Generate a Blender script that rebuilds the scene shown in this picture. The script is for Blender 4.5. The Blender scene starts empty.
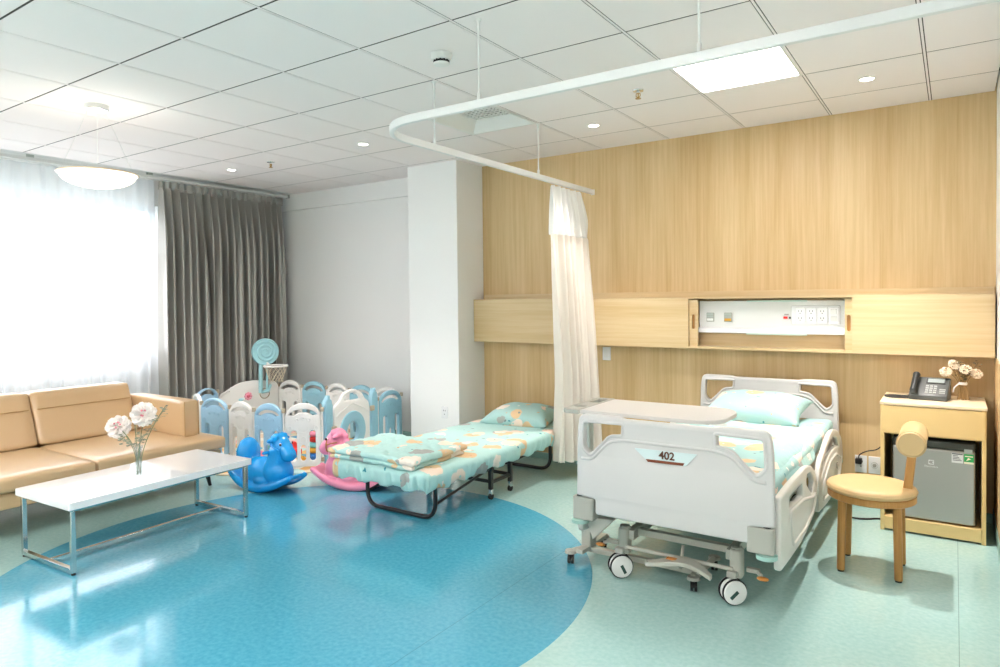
import bpy, bmesh, math, random
from mathutils import Vector, Matrix
R = random.Random(7)
sin, cos, pi = math.sin, math.cos, math.pi
col = bpy.context.scene.collection
sc = bpy.context.scene

# ---------------------------------------------------------------- camera
CAM_H = 1.48
def cam_axes(yaw, pitch, roll):
    f = Vector((-sin(yaw)*cos(pitch), cos(yaw)*cos(pitch), sin(pitch)))
    r = Vector((cos(yaw), sin(yaw), 0)); u = r.cross(f)
    c, s = cos(roll), sin(roll)
    return c*r+s*u, -s*r+c*u, f
r_, u_, f_ = cam_axes(.5955, -.0206, -.0111)
cd = bpy.data.cameras.new('camera'); cam = bpy.data.objects.new('camera', cd); col.objects.link(cam)
cam.matrix_world = Matrix(((r_.x, u_.x, -f_.x, 0), (r_.y, u_.y, -f_.y, 0), (r_.z, u_.z, -f_.z, CAM_H), (0, 0, 0, 1)))
cd.sensor_width = 36; cd.lens = .67082*36; cd.shift_y = -.0202; cd.clip_start = .05
sc.camera = cam
# ---------------------------------------------------------------- view, world
vs = sc.view_settings
vs.view_transform = 'Standard'; vs.look = 'None'; vs.gamma = 1; vs.use_curve_mapping = False
vs.exposure = 0.68
w = bpy.data.worlds.new('world'); sc.world = w; w.use_nodes = True
bg = w.node_tree.nodes['Background']; bg.inputs[0].default_value = (.96, .95, 1, 1); bg.inputs[1].default_value = 6.5
NW = w.node_tree.nodes.new; LW = w.node_tree.links.new
# bright sky above the horizon, dimmer ground below it
wtc = NW('ShaderNodeTexCoord'); wsp = NW('ShaderNodeSeparateXYZ'); wcr = NW('ShaderNodeValToRGB'); wmp = NW('ShaderNodeMapRange')
wmp.inputs['From Min'].default_value = -.15; wmp.inputs['From Max'].default_value = .05
LW(wtc.outputs['Generated'], wsp.inputs[0]); LW(wsp.outputs[2], wmp.inputs[0]); LW(wmp.outputs[0], wcr.inputs[0]); LW(wcr.outputs[0], bg.inputs[0])
wcr.color_ramp.elements[0].color = (.34, .35, .34, 1); wcr.color_ramp.elements[1].color = (.97, .96, 1, 1)
CEIL = 2.7745
def area(name, loc, rot, sx, sy, power, color=(1, 1, 1), portal=False):
    l = bpy.data.lights.new(name, 'AREA'); l.shape = 'RECTANGLE'; l.size = sx; l.size_y = sy
    l.energy = power; l.color = color
    o = bpy.data.objects.new(name, l); o.location = loc; o.rotation_euler = rot; col.objects.link(o)
    if portal: l.cycles.is_portal = True
    return o
# daylight entering through the window opening
area('window_daylight', (-7.12, 1.35, 1.72), (0, -pi/2, 0), 1.6, 5.1, 1, portal=True)
DOWN = []
PANEL_E = 19.0
SPOT_W = 175

# ---------------------------------------------------------------- helpers
def lin(h):
    h = h.lstrip('#'); v = [int(h[i:i+2], 16)/255 for i in (0, 2, 4)]
    return tuple((c/12.92 if c <= .04045 else ((c+.055)/1.055)**2.4) for c in v)+(1,)
def mat(name, color, rough=.5, metal=0, spec=.5, coat=0, emit=None, es=0, trans=0, ior=1.45, sheen=0, var=0, bump=0, bscale=60, alpha=1):
    m = bpy.data.materials.new(name); m.use_nodes = True; nt = m.node_tree; b = nt.nodes['Principled BSDF']
    c = lin(color) if isinstance(color, str) else color
    b.inputs['Base Color'].default_value = c; b.inputs['Roughness'].default_value = rough
    b.inputs['Metallic'].default_value = metal; b.inputs['Specular IOR Level'].default_value = spec
    b.inputs['Coat Weight'].default_value = coat; b.inputs['IOR'].default_value = ior
    b.inputs['Transmission Weight'].default_value = trans; b.inputs['Sheen Weight'].default_value = sheen
    b.inputs['Alpha'].default_value = alpha
    if emit: b.inputs['Emission Color'].default_value = lin(emit); b.inputs['Emission Strength'].default_value = es
    if var or bump:
        tc = nt.nodes.new('ShaderNodeTexCoord'); n = nt.nodes.new('ShaderNodeTexNoise'); n.inputs['Scale'].default_value = bscale
        nt.links.new(tc.outputs['Object'], n.inputs['Vector'])
        if var:
            mx = nt.nodes.new('ShaderNodeMixRGB'); mx.blend_type = 'MULTIPLY'; mx.inputs[0].default_value = var
            mx.inputs[1].default_value = c; nt.links.new(n.outputs['Fac'], mx.inputs[2]); nt.links.new(mx.outputs[0], b.inputs['Base Color'])
        if bump:
            bp = nt.nodes.new('ShaderNodeBump'); bp.inputs['Strength'].default_value = bump; bp.inputs['Distance'].default_value = .01
            nt.links.new(n.outputs['Fac'], bp.inputs['Height']); nt.links.new(bp.outputs[0], b.inputs['Normal'])
    return m
def wood(name, c1, c2, axis, rough=.45, scale=1.0):
    """streaky grain running along axis (0 x, 1 y, 2 z)"""
    m = mat(name, c1, rough, spec=.35); nt = m.node_tree; b = nt.nodes['Principled BSDF']
    tc = nt.nodes.new('ShaderNodeTexCoord'); mp = nt.nodes.new('ShaderNodeMapping')
    s = [38*scale]*3; s[axis] = 1.1*scale; mp.inputs['Scale'].default_value = s
    nt.links.new(tc.outputs['Object'], mp.inputs['Vector'])
    n = nt.nodes.new('ShaderNodeTexNoise'); n.inputs['Scale'].default_value = 1; n.inputs['Detail'].default_value = 6; n.inputs['Roughness'].default_value = .7
    nt.links.new(mp.outputs[0], n.inputs['Vector'])
    mp2 = nt.nodes.new('ShaderNodeMapping'); s2 = [5*scale]*3; s2[axis] = .35*scale; mp2.inputs['Scale'].default_value = s2
    nt.links.new(tc.outputs['Object'], mp2.inputs['Vector'])
    n2 = nt.nodes.new('ShaderNodeTexNoise'); n2.inputs['Scale'].default_value = 1; n2.inputs['Detail'].default_value = 3
    nt.links.new(mp2.outputs[0], n2.inputs['Vector'])
    ad = nt.nodes.new('ShaderNodeMath'); ad.operation = 'MULTIPLY_ADD'; ad.inputs[1].default_value = .5
    ml = nt.nodes.new('ShaderNodeMath'); ml.operation = 'MULTIPLY'; ml.inputs[1].default_value = .5
    nt.links.new(n2.outputs['Fac'], ml.inputs[0]); nt.links.new(n.outputs['Fac'], ad.inputs[0]); nt.links.new(ml.outputs[0], ad.inputs[2])
    cr = nt.nodes.new('ShaderNodeValToRGB'); cr.color_ramp.elements[0].position = .36; cr.color_ramp.elements[0].color = lin(c2)
    cr.color_ramp.elements[1].position = .6; cr.color_ramp.elements[1].color = lin(c1)
    nt.links.new(ad.outputs[0], cr.inputs[0]); nt.links.new(cr.outputs[0], b.inputs['Base Color'])
    return m
def fabric(name, base='#97cfcb', scale=5.2, off=(0, 0, 0), quilt=False):
    """turquoise cotton printed with tan, peach, white and grey patches"""
    m = mat(name, base, .85, spec=.2, sheen=.1); nt = m.node_tree; b = nt.nodes['Principled BSDF']
    N = nt.nodes.new; L = nt.links.new
    tc = N('ShaderNodeTexCoord'); mp = N('ShaderNodeMapping'); mp.inputs['Location'].default_value = off
    L(tc.outputs['Object'], mp.inputs['Vector'])
    nz = N('ShaderNodeTexNoise'); nz.inputs['Scale'].default_value = 9; nz.inputs['Detail'].default_value = 2
    L(mp.outputs[0], nz.inputs['Vector'])
    ms = N('ShaderNodeVectorMath'); ms.operation = 'MULTIPLY_ADD'; ms.inputs[1].default_value = (.1, .1, .1)
    L(nz.outputs['Color'], ms.inputs[0]); L(mp.outputs[0], ms.inputs[2])
    cur = None
    bc = lin(base)
    def layer(prev, sc_, th, stops, loc):
        m2 = N('ShaderNodeMapping'); m2.inputs['Location'].default_value = loc; L(ms.outputs[0], m2.inputs['Vector'])
        v = N('ShaderNodeTexVoronoi'); v.inputs['Scale'].default_value = sc_; L(m2.outputs[0], v.inputs['Vector'])
        lt = N('ShaderNodeMath'); lt.operation = 'LESS_THAN'; lt.inputs[1].default_value = th; L(v.outputs['Distance'], lt.inputs[0])
        sp = N('ShaderNodeSeparateColor'); L(v.outputs['Color'], sp.inputs[0])
        cr = N('ShaderNodeValToRGB'); cr.color_ramp.interpolation = 'CONSTANT'
        el = cr.color_ramp.elements
        while len(el) < len(stops): el.new(.5)
        for e, (p, c) in zip(el, stops): e.position = p; e.color = lin(c)
        L(sp.outputs[0], cr.inputs[0])
        mx = N('ShaderNodeMixRGB'); L(lt.outputs[0], mx.inputs[0])
        if prev is None: mx.inputs[1].default_value = bc
        else: L(prev, mx.inputs[1])
        L(cr.outputs[0], mx.inputs[2]); return mx.outputs[0]
    cur = layer(None, scale, .42, [(0, '#dcbd94'), (.24, '#efd8c6'), (.5, '#a3a6a1'), (.68, base), (.80, '#f0e2d5')], (0, 0, 0))
    cur = layer(cur, scale*3.1, .17, [(0, base), (.42, '#3b8f99'), (.5, '#f6ede0'), (.62, '#d3a878'), (.74, base), (.93, '#7c8a88')], (3, 1, 5))
    L(cur, b.inputs['Base Color'])
    n2 = N('ShaderNodeTexNoise'); n2.inputs['Scale'].default_value = 22 if not quilt else 14; L(mp.outputs[0], n2.inputs['Vector'])
    bp = N('ShaderNodeBump'); bp.inputs['Strength'].default_value = .45 if not quilt else .7; bp.inputs['Distance'].default_value = .012
    if quilt:
        v = N('ShaderNodeTexVoronoi'); v.inputs['Scale'].default_value = 13; L(mp.outputs[0], v.inputs['Vector'])
        ad = N('ShaderNodeMath'); ad.operation = 'MULTIPLY_ADD'; ad.inputs[1].default_value = -1.3
        L(v.outputs['Distance'], ad.inputs[0]); L(n2.outputs['Fac'], ad.inputs[2]); L(ad.outputs[0], bp.inputs['Height'])
    else: L(n2.outputs['Fac'], bp.inputs['Height'])
    L(bp.outputs[0], b.inputs['Normal'])
    return m

class MB:
    def __init__(s): s.bm = bmesh.new()
    def _add(s, verts, faces):
        vs_ = [s.bm.verts.new(v) for v in verts]
        for f in faces:
            try: s.bm.faces.new([vs_[i] for i in f])
            except ValueError: pass
        return vs_
    def box(s, x0, x1, y0, y1, z0, z1, M=None):
        v = [Vector((x, y, z)) for x in (x0, x1) for y in (y0, y1) for z in (z0, z1)]
        if M: v = [M @ p for p in v]
        s._add(v, [(0, 1, 3, 2), (4, 6, 7, 5), (0, 4, 5, 1), (2, 3, 7, 6), (0, 2, 6, 4), (1, 5, 7, 3)]); return s
    def prism(s, poly, fn, d0, d1):
        """polygon (a, b) pushed through fn(a, b, d)"""
        n = len(poly)
        v = [Vector(fn(a, b, d0)) for a, b in poly]+[Vector(fn(a, b, d1)) for a, b in poly]
        s._add(v, [tuple(range(n))[::-1], tuple(range(n, 2*n))]+[(i, (i+1) % n, n+(i+1) % n, n+i) for i in range(n)]); return s
    def tube(s, pts, r, seg=12, closed=False, caps=True):
        pts = [Vector(p) for p in pts]; n = len(pts); rr = r if isinstance(r, (list, tuple)) else [r]*n
        rings = []; prev = None
        for i, p in enumerate(pts):
            if closed: t = (pts[(i+1) % n]-pts[i-1])
            else: t = pts[min(i+1, n-1)]-pts[max(i-1, 0)]
            t.normalize()
            if prev is None:
                a = Vector((0, 0, 1)) if abs(t.z) < .9 else Vector((1, 0, 0))
                u = t.cross(a).normalized()
            else: u = (prev-t*prev.dot(t)).normalized()
            prev = u; v = t.cross(u)
            rings.append([s.bm.verts.new(p+(u*cos(2*pi*k/seg)+v*sin(2*pi*k/seg))*rr[i]) for k in range(seg)])
        for i in range(n if closed else n-1):
            A, B = rings[i], rings[(i+1) % n]
            for k in range(seg):
                try: s.bm.faces.new((A[k], A[(k+1) % seg], B[(k+1) % seg], B[k]))
                except ValueError: pass
        if caps and not closed:
            s.bm.faces.new(rings[0][::-1]); s.bm.faces.new(rings[-1])
        return s
    def lathe(s, prof, c=(0, 0, 0), seg=32, M=None, cap=True, sx=1, sy=1):
        """prof [(r, z)] around z through c"""
        rings = []
        for r, z in prof:
            ring = []
            for k in range(seg):
                p = Vector((r*cos(2*pi*k/seg)*sx, r*sin(2*pi*k/seg)*sy, z))
                if M: p = M @ p
                ring.append(s.bm.verts.new(p+Vector(c)))
            rings.append(ring)
        for A, B in zip(rings, rings[1:]):
            for k in range(seg): s.bm.faces.new((A[k], A[(k+1) % seg], B[(k+1) % seg], B[k]))
        if cap:
            if prof[0][0] > 1e-5: s.bm.faces.new(rings[0][::-1])
            if prof[-1][0] > 1e-5: s.bm.faces.new(rings[-1])
        return s
    def cyl(s, p0, p1, r, seg=20, r1=None):
        return s.tube([p0, p1], [r, r1 if r1 is not None else r], seg)
    def ball(s, c, r, sub=2, sc=(1, 1, 1), M=None):
        g = bmesh.ops.create_icosphere(s.bm, subdivisions=sub, radius=1)
        for v in g['verts']:
            p = Vector((v.co.x*r*sc[0], v.co.y*r*sc[1], v.co.z*r*sc[2]))
            if M: p = M @ p
            v.co = p+Vector(c)
        return s
    def mesh(s, me, fn=None):
        n = len(s.bm.verts); s.bm.from_mesh(me); s.bm.verts.ensure_lookup_table()
        if fn:
            for v in s.bm.verts[n:]: v.co = Vector(fn(v.co))
        return s
    def build(s, name, m, parent=None, world=True, bevel=0, bseg=2, smooth=40, sub=0, solid=0):
        bmesh.ops.remove_doubles(s.bm, verts=s.bm.verts, dist=1e-5)
        bmesh.ops.recalc_face_normals(s.bm, faces=s.bm.faces)
        me = bpy.data.meshes.new(name); s.bm.to_mesh(me); s.bm.free()
        if parent is not None and world:
            p = parent; off = Vector((0, 0, 0))
            while p is not None: off += p.location; p = p.parent
            me.transform(Matrix.Translation(-off))
        for mm in (m if isinstance(m, (list, tuple)) else [m]): me.materials.append(mm)
        o = bpy.data.objects.new(name, me); col.objects.link(o)
        if parent is not None: o.parent = parent
        if smooth:
            me.shade_smooth(); me.set_sharp_from_angle(angle=math.radians(smooth))
        if solid:
            md = o.modifiers.new('Solidify', 'SOLIDIFY'); md.thickness = solid; md.offset = 0
        if bevel:
            md = o.modifiers.new('Bevel', 'BEVEL'); md.width = bevel; md.segments = bseg; md.limit_method = 'ANGLE'; md.angle_limit = math.radians(35)
            me.shade_smooth(); me.set_sharp_from_angle(angle=math.radians(60))
        if sub:
            md = o.modifiers.new('Subsurf', 'SUBSURF'); md.levels = sub; md.render_levels = sub
        return o
def thing(name, label, cat, loc=(0, 0, 0), rz=0, group=None):
    o = bpy.data.objects.new(name, None); o.empty_display_size = .1; col.objects.link(o)
    o.location = loc; o.rotation_euler = (0, 0, rz); o['label'] = label; o['category'] = cat
    if group: o['group'] = group
    return o
def tag(o, label, cat, group=None):
    o['label'] = label; o['category'] = cat
    if group: o['group'] = group
    return o
def struct(o): o['kind'] = 'structure'; return o
def copy_tree(o, parent=None):
    c = o.copy(); col.objects.link(c); c.parent = parent
    for ch in list(o.children): copy_tree(ch, c)
    return c
def rnd(pts, r, seg=5):
    """round polygon corners; r may be a list"""
    out = []; n = len(pts)
    for i in range(n):
        p = Vector(pts[i][:2]); a = Vector(pts[i-1][:2]); b = Vector(pts[(i+1) % n][:2])
        rr = r[i] if isinstance(r, (list, tuple)) else r
        va, vb = a-p, b-p
        rr = min(rr, va.length*.45, vb.length*.45)
        if rr < 1e-4: out.append(tuple(p)); continue
        s_, e = p+va.normalized()*rr, p+vb.normalized()*rr
        for k in range(seg+1):
            t = k/seg; q = s_*(1-t)**2+p*2*t*(1-t)+e*t*t; out.append(tuple(q))
    return out
def panel(outer, holes, depth, bevel=.006):
    """flat panel with holes in the local xy plane, thickness along z"""
    cu = bpy.data.curves.new('tmp', 'CURVE'); cu.dimensions = '2D'; cu.fill_mode = 'BOTH'
    cu.extrude = max(depth/2-bevel, 0); cu.bevel_depth = bevel; cu.bevel_resolution = 2; cu.offset = -bevel
    for poly in [outer]+list(holes):
        sp = cu.splines.new('POLY'); sp.points.add(len(poly)-1); sp.use_cyclic_u = True
        for q, p in zip(sp.points, poly): q.co = (p[0], p[1], 0, 1)
    o = bpy.data.objects.new('tmp', cu); col.objects.link(o)
    dg = bpy.context.evaluated_depsgraph_get(); dg.update()
    me = bpy.data.meshes.new_from_object(o.evaluated_get(dg))
    bpy.data.objects.remove(o); bpy.data.curves.remove(cu)
    return me
def text_mesh(s, size, depth=.0015, bold=0):
    cu = bpy.data.curves.new('tmp', 'FONT'); cu.body = s; cu.size = size; cu.extrude = depth; cu.align_x = 'CENTER'; cu.align_y = 'CENTER'; cu.offset = bold
    o = bpy.data.objects.new('tmp', cu); col.objects.link(o)
    dg = bpy.context.evaluated_depsgraph_get(); dg.update()
    me = bpy.data.meshes.new_from_object(o.evaluated_get(dg))
    bpy.data.objects.remove(o); bpy.data.curves.remove(cu)
    return me
def circ(cx, cy, r, n=20, ry=None, a0=0, a1=2*pi):
    full = abs(a1-a0-2*pi) < 1e-6
    return [(cx+r*cos(a0+(a1-a0)*k/(n if full else n-1)), cy+(ry or r)*sin(a0+(a1-a0)*k/(n if full else n-1))) for k in range(n)]
def bez(p0, p1, p2, n=8):
    p0, p1, p2 = Vector(p0), Vector(p1), Vector(p2)
    return [p0*(1-t)**2+p1*2*t*(1-t)+p2*t*t for t in [k/n for k in range(n+1)]]
def path_round(pts, r, seg=6):
    """3d polyline with rounded corners"""
    pts = [Vector(p) for p in pts]; out = [pts[0]]
    for i in range(1, len(pts)-1):
        a, p, b = pts[i-1], pts[i], pts[i+1]
        va, vb = a-p, b-p; rr = min(r, va.length*.48, vb.length*.48)
        out += bez(p+va.normalized()*rr, p, p+vb.normalized()*rr, seg)
    out.append(pts[-1]); return out

# ---------------------------------------------------------------- materials
m_wall = mat('wall_paint', '#edeeec', .6, spec=.3)
m_ceil = mat('ceiling_tile', '#f1ebea', .75, spec=.2, var=.03, bscale=300)
m_gap = mat('ceiling_gap', '#3f403a', .8)
m_woodv = wood('oak_vertical', '#dabf92', '#c4a473', 2, .42)
m_woodh = wood('oak_horizontal', '#d9c39b', '#c8ab7c', 0, .42)
m_woodp = wood('oak_post', '#bf9055', '#a0713c', 2, .4, 1.3)
m_cab = mat('cabinet_laminate', '#e3c68b', .4)
m_cabtop = mat('cabinet_top', '#ecd9b8', .35)
m_white = mat('white_plastic', '#e3e4e1', .35)
m_bedpl = mat('bed_plastic', '#c8c6c4', .33)
m_bedpl2 = mat('bed_rail_plastic', '#d4d2cb', .35)
m_bedgrey = mat('bed_corner_plastic', '#a8a89f', .4)
m_bedmetal = mat('bed_painted_steel', '#b5b4a9', .35)
m_black = mat('black_rubber', '#17181a', .5)
m_blksteel = mat('black_steel', '#1d1b1b', .28, spec=.6)
m_chrome = mat('chrome', '#d6dad8', .16, metal=1)
m_brushed = mat('brushed_steel', '#b3bbb4', .28, metal=1)
m_leather = mat('tan_leather', '#cfae84', .3, spec=.9, bump=.05, bscale=300)
m_seat = mat('seat_leather', '#ccae7e', .42)
m_leatherd = mat('tan_leather_trim', '#bf9a68', .4)
m_gloss = mat('gloss_white', '#eeeff0', .06, spec=.6, coat=.4)
m_grey = mat('grey_curtain', '#a6a49e', .38, metal=.25, spec=.8, sheen=.2)
m_pb = mat('toy_blue_panel', '#a0c8e2', .4)
m_pt = mat('toy_teal_panel', '#93c2d2', .4)
m_pw = mat('toy_white_panel', '#e8e7e3', .4)
m_mint = mat('toy_mint', '#a9dbe4', .4)
m_hblue = mat('horse_blue', '#0a98e2', .25, spec=.6)
m_hpink = mat('horse_pink', '#ec8fac', .28, spec=.6)
m_orange = mat('orange_plastic', '#c98642', .4)
m_fab1 = fabric('printed_cotton_sheet', base='#a4c9c5', scale=6.4, off=(.2, .1, .3))
m_fab2 = fabric('printed_cotton_cot', base='#b0d6d1', off=(1.2, 2.1, 0))
m_fab3 = fabric('printed_pillow', base='#a6cbc7', off=(5, 4, 2), scale=6.2)
m_quilt = fabric('printed_quilt', base='#b0d6d1', off=(7, 3, 2), quilt=True)
m_quilt2 = fabric('printed_blanket', off=(9.3, 1.7, 2), base='#a4cac6', scale=6.4)
m_glow = mat('lamp_diffuser', '#ffffff', .5, emit='#fff5f1', es=PANEL_E)
m_glow2 = mat('downlight_lens', '#ffffff', .5, emit='#fff6e6', es=14)
m_bowl = mat('opal_bowl', '#fbf8f0', .4, emit='#fff4e2', es=.8)
m_sprink = mat('sprinkler_brass', '#b58d4a', .3, metal=1)

# sheer curtain: diffuse cloth you can see daylight through
m_sheer = bpy.data.materials.new('sheer_voile'); m_sheer.use_nodes = True
nt = m_sheer.node_tree; nt.nodes.clear(); N = nt.nodes.new; L = nt.links.new
out = N('ShaderNodeOutputMaterial'); d = N('ShaderNodeBsdfDiffuse'); t = N('ShaderNodeBsdfTranslucent'); tr = N('ShaderNodeBsdfTransparent')
d.inputs[0].default_value = (.86, .88, .9, 1); t.inputs[0].default_value = (.9, .93, .96, 1)
m1 = N('ShaderNodeMixShader'); m1.inputs[0].default_value = .6; m2 = N('ShaderNodeMixShader'); m2.inputs[0].default_value = .3
L(d.outputs[0], m1.inputs[1]); L(t.outputs[0], m1.inputs[2]); L(m1.outputs[0], m2.inputs[1]); L(tr.outputs[0], m2.inputs[2]); L(m2.outputs[0], out.inputs[0])
def cloth(name, c, mix):
    m = bpy.data.materials.new(name); m.use_nodes = True; nt = m.node_tree; nt.nodes.clear(); N = nt.nodes.new; L = nt.links.new
    out = N('ShaderNodeOutputMaterial'); d = N('ShaderNodeBsdfDiffuse'); t = N('ShaderNodeBsdfTranslucent'); tr = N('ShaderNodeBsdfTransparent')
    d.inputs[0].default_value = lin(c); t.inputs[0].default_value = lin(c)
    m1 = N('ShaderNodeMixShader'); m1.inputs[0].default_value = .35; m2 = N('ShaderNodeMixShader'); m2.inputs[0].default_value = mix
    L(d.outputs[0], m1.inputs[1]); L(t.outputs[0], m1.inputs[2]); L(m1.outputs[0], m2.inputs[1]); L(tr.outputs[0], m2.inputs[2]); L(m2.outputs[0], out.inputs[0])
    return m
m_cream = cloth('cream_curtain', '#f3ede4', 0)
m_mesh = cloth('white_mesh_curtain', '#f6f7f5', .22)
def glass(name, c='#ffffff', fac=.12):
    m = bpy.data.materials.new(name); m.use_nodes = True; nt = m.node_tree; nt.nodes.clear(); N = nt.nodes.new; L = nt.links.new
    out = N('ShaderNodeOutputMaterial'); g = N('ShaderNodeBsdfGlossy'); g.inputs['Roughness'].default_value = .03; tr = N('ShaderNodeBsdfTransparent')
    tr.inputs[0].default_value = lin(c); mx = N('ShaderNodeMixShader'); mx.inputs[0].default_value = fac
    L(tr.outputs[0], mx.inputs[1]); L(g.outputs[0], mx.inputs[2]); L(mx.outputs[0], out.inputs[0]); return m
m_glass = glass('window_glass', fac=.05)
m_vase = glass('vase_glass', '#f4f7f7', .16)

# floor vinyl: sea-foam field, one big blue disc, welded seams
def floor_mat():
    m = mat('vinyl_floor', '#a9d3c8', .16, spec=.6, coat=.3); nt = m.node_tree; b = nt.nodes['Principled BSDF']; N = nt.nodes.new; L = nt.links.new
    tc = N('ShaderNodeTexCoord'); sp = N('ShaderNodeSeparateXYZ'); L(tc.outputs['Object'], sp.inputs[0])
    def disc(cx, cy, r):
        v = N('ShaderNodeVectorMath'); v.operation = 'DISTANCE'
        cmb = N('ShaderNodeCombineXYZ'); L(sp.outputs[0], cmb.inputs[0]); L(sp.outputs[1], cmb.inputs[1])
        L(cmb.outputs[0], v.inputs[0]); v.inputs[1].default_value = (cx, cy, 0)
        lt = N('ShaderNodeMath'); lt.operation = 'LESS_THAN'; lt.inputs[1].default_value = r; L(v.outputs['Value'], lt.inputs[0]); return lt.outputs[0]
    n = N('ShaderNodeTexNoise'); n.inputs['Scale'].default_value = 45; n.inputs['Detail'].default_value = 5; L(tc.outputs['Object'], n.inputs['Vector'])
    def two(a, c):
        cr = N('ShaderNodeValToRGB'); cr.color_ramp.elements[0].position = .3; cr.color_ramp.elements[0].color = lin(a)
        cr.color_ramp.elements[1].position = .7; cr.color_ramp.elements[1].color = lin(c); L(n.outputs['Fac'], cr.inputs[0]); return cr.outputs[0]
    mx = N('ShaderNodeMixRGB'); L(disc(-3.05, 2.49, 1.62), mx.inputs[0]); L(two('#9fc4bf', '#aecfca'), mx.inputs[1]); L(two('#429ab5', '#57aac2'), mx.inputs[2])
    cur = mx.outputs[0]
    # seams every 1.9 m along y
    a = N('ShaderNodeMath'); a.operation = 'ADD'; a.inputs[1].default_value = 3.8+1.91*3+.955; L(sp.outputs[0], a.inputs[0])
    mo = N('ShaderNodeMath'); mo.operation = 'MODULO'; mo.inputs[1].default_value = 1.91; L(a.outputs[0], mo.inputs[0])
    sb = N('ShaderNodeMath'); sb.operation = 'SUBTRACT'; sb.inputs[1].default_value = .955; L(mo.outputs[0], sb.inputs[0])
    ab = N('ShaderNodeMath'); ab.operation = 'ABSOLUTE'; L(sb.outputs[0], ab.inputs[0])
    lt = N('ShaderNodeMath'); lt.operation = 'LESS_THAN'; lt.inputs[1].default_value = .0016; L(ab.outputs[0], lt.inputs[0])
    mx2 = N('ShaderNodeMixRGB'); mx2.blend_type = 'MULTIPLY'; L(lt.outputs[0], mx2.inputs[0]); L(cur, mx2.inputs[1]); mx2.inputs[2].default_value = (.6, .62, .6, 1)
    L(mx2.outputs[0], b.inputs['Base Color'])
    nb = N('ShaderNodeTexNoise'); nb.inputs['Scale'].default_value = 11; nb.inputs['Detail'].default_value = 2; L(tc.outputs['Object'], nb.inputs['Vector'])
    bp = N('ShaderNodeBump'); bp.inputs['Strength'].default_value = .06; bp.inputs['Distance'].default_value = .01; L(nb.outputs['Fac'], bp.inputs['Height']); L(bp.outputs[0], b.inputs['Normal'])
    return m
m_floor = floor_mat()
m_cove = mat('vinyl_cove', '#8fb3a9', .3)

# ---------------------------------------------------------------- the room
XL, XR, YB, YF = -6.95, .22, 5.36, -2.4
struct(MB().box(XL-.2, XR+.2, YF-.2, YB+.2, -.12, 0).build('floor', m_floor, smooth=0))
tiles = MB(); gx, gy = -3.136, 1.877
skip = {(3, 3), (0, 3), (-1, -3), (-2, -5), (3, -2), (1, -7), (3, -6), (-4, -7)}
XCL = -6.56
for j in range(-6, 6):
    for i in range(-8, 6):
        if (j, i) in skip: continue
        x0, x1 = max(gx+.6*j, XCL), min(gx+.6*(j+1), XR)
        y0, y1 = max(gy+.6*i, YF), min(gy+.6*(i+1), YB)
        if x1-x0 < .03 or y1-y0 < .03: continue
        g, h_ = .0105, .006
        tiles.box(x0+g, x1-g, y0+h_, y1-h_, CEIL, CEIL+.02)
struct(tiles.build('ceiling', m_ceil, smooth=0))
gr = MB().box(XCL, XR+.1, YF-.1, YB+.1, CEIL+.13, CEIL+.2)
for i in range(-7, 6): gr.box(XCL, XR, gy+.6*i-.0058, gy+.6*i+.0058, CEIL+.0015, CEIL+.018)
for j in range(-5, 6): gr.box(gx+.6*j-.0103, gx+.6*j+.0103, YF, YB, CEIL+.002, CEIL+.0185)
struct(gr.build('ceiling_backing', m_gap, smooth=0))
# raised T-bars that run towards the wood wall
tb = MB()
for j in range(-5, 6):
    x = gx+.6*j
    tb.box(x-.0055, x+.0055, YF, YB, CEIL-.0005, CEIL+.0015)
struct(tb.build('trim_1', m_ceil, smooth=0))
# curtain pocket beside the window
struct(MB().box(XL-.1, XCL, YF, YB+.1, CEIL+.1, CEIL+.2).box(XCL-.012, XCL, YF, YB, CEIL-.004, CEIL+.1).build('trim_2', m_wall, smooth=0))
struct(MB().box(XL-.1, XR+.1, YB, YB+.15, 0, CEIL+.2).build('wall_back', m_wall, smooth=0))
struct(MB().box(XR, XR+.15, YF, YB, 0, CEIL+.2).build('wall_right', m_wall, smooth=0))
struct(MB().box(XL-.1, XR+.1, YF-.15, YF, 0, CEIL+.2).build('wall_front', m_wall, smooth=0))
WY0, WY1, WZ0, WZ1 = -1.2, 3.85, .93, 2.50
wl = MB(); wl.box(XL-.2, XL, YF, YB, 0, WZ0); wl.box(XL-.2, XL, YF, YB, WZ1, CEIL+.2)
wl.box(XL-.2, XL, YF, WY0, WZ0, WZ1); wl.box(XL-.2, XL, WY1, YB, WZ0, WZ1)
struct(wl.build('wall_left', m_wall, smooth=0))
# beam drop along the white part of the back wall, and the pier
struct(MB().box(XL, -4.41, YB-.035, YB, 2.58, CEIL+.05).build('trim_3', m_wall, bevel=.004))
struct(MB().box(-4.41, -3.81, 4.93, YB, 0, CEIL+.05).build('wall_column', m_wall, bevel=.004))
struct(MB().box(-3.81, XR, YB-.02, YB, .06, CEIL+.05).build('trim_4', m_woodv, smooth=0))
struct(MB().box(-3.81, XR, YB-.028, YB-.0, 0, .06).box(XL, -4.41, YB-.012, YB, 0, .08).box(XR-.012, XR, 3.5, YB, 0, .1).build('baseboard_back', m_cove, bevel=.004))
struct(MB().box(XR-.008, XR, 4.25, YB-.02, .1, 1.08).build('trim_5', m_woodv, smooth=0))
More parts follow.
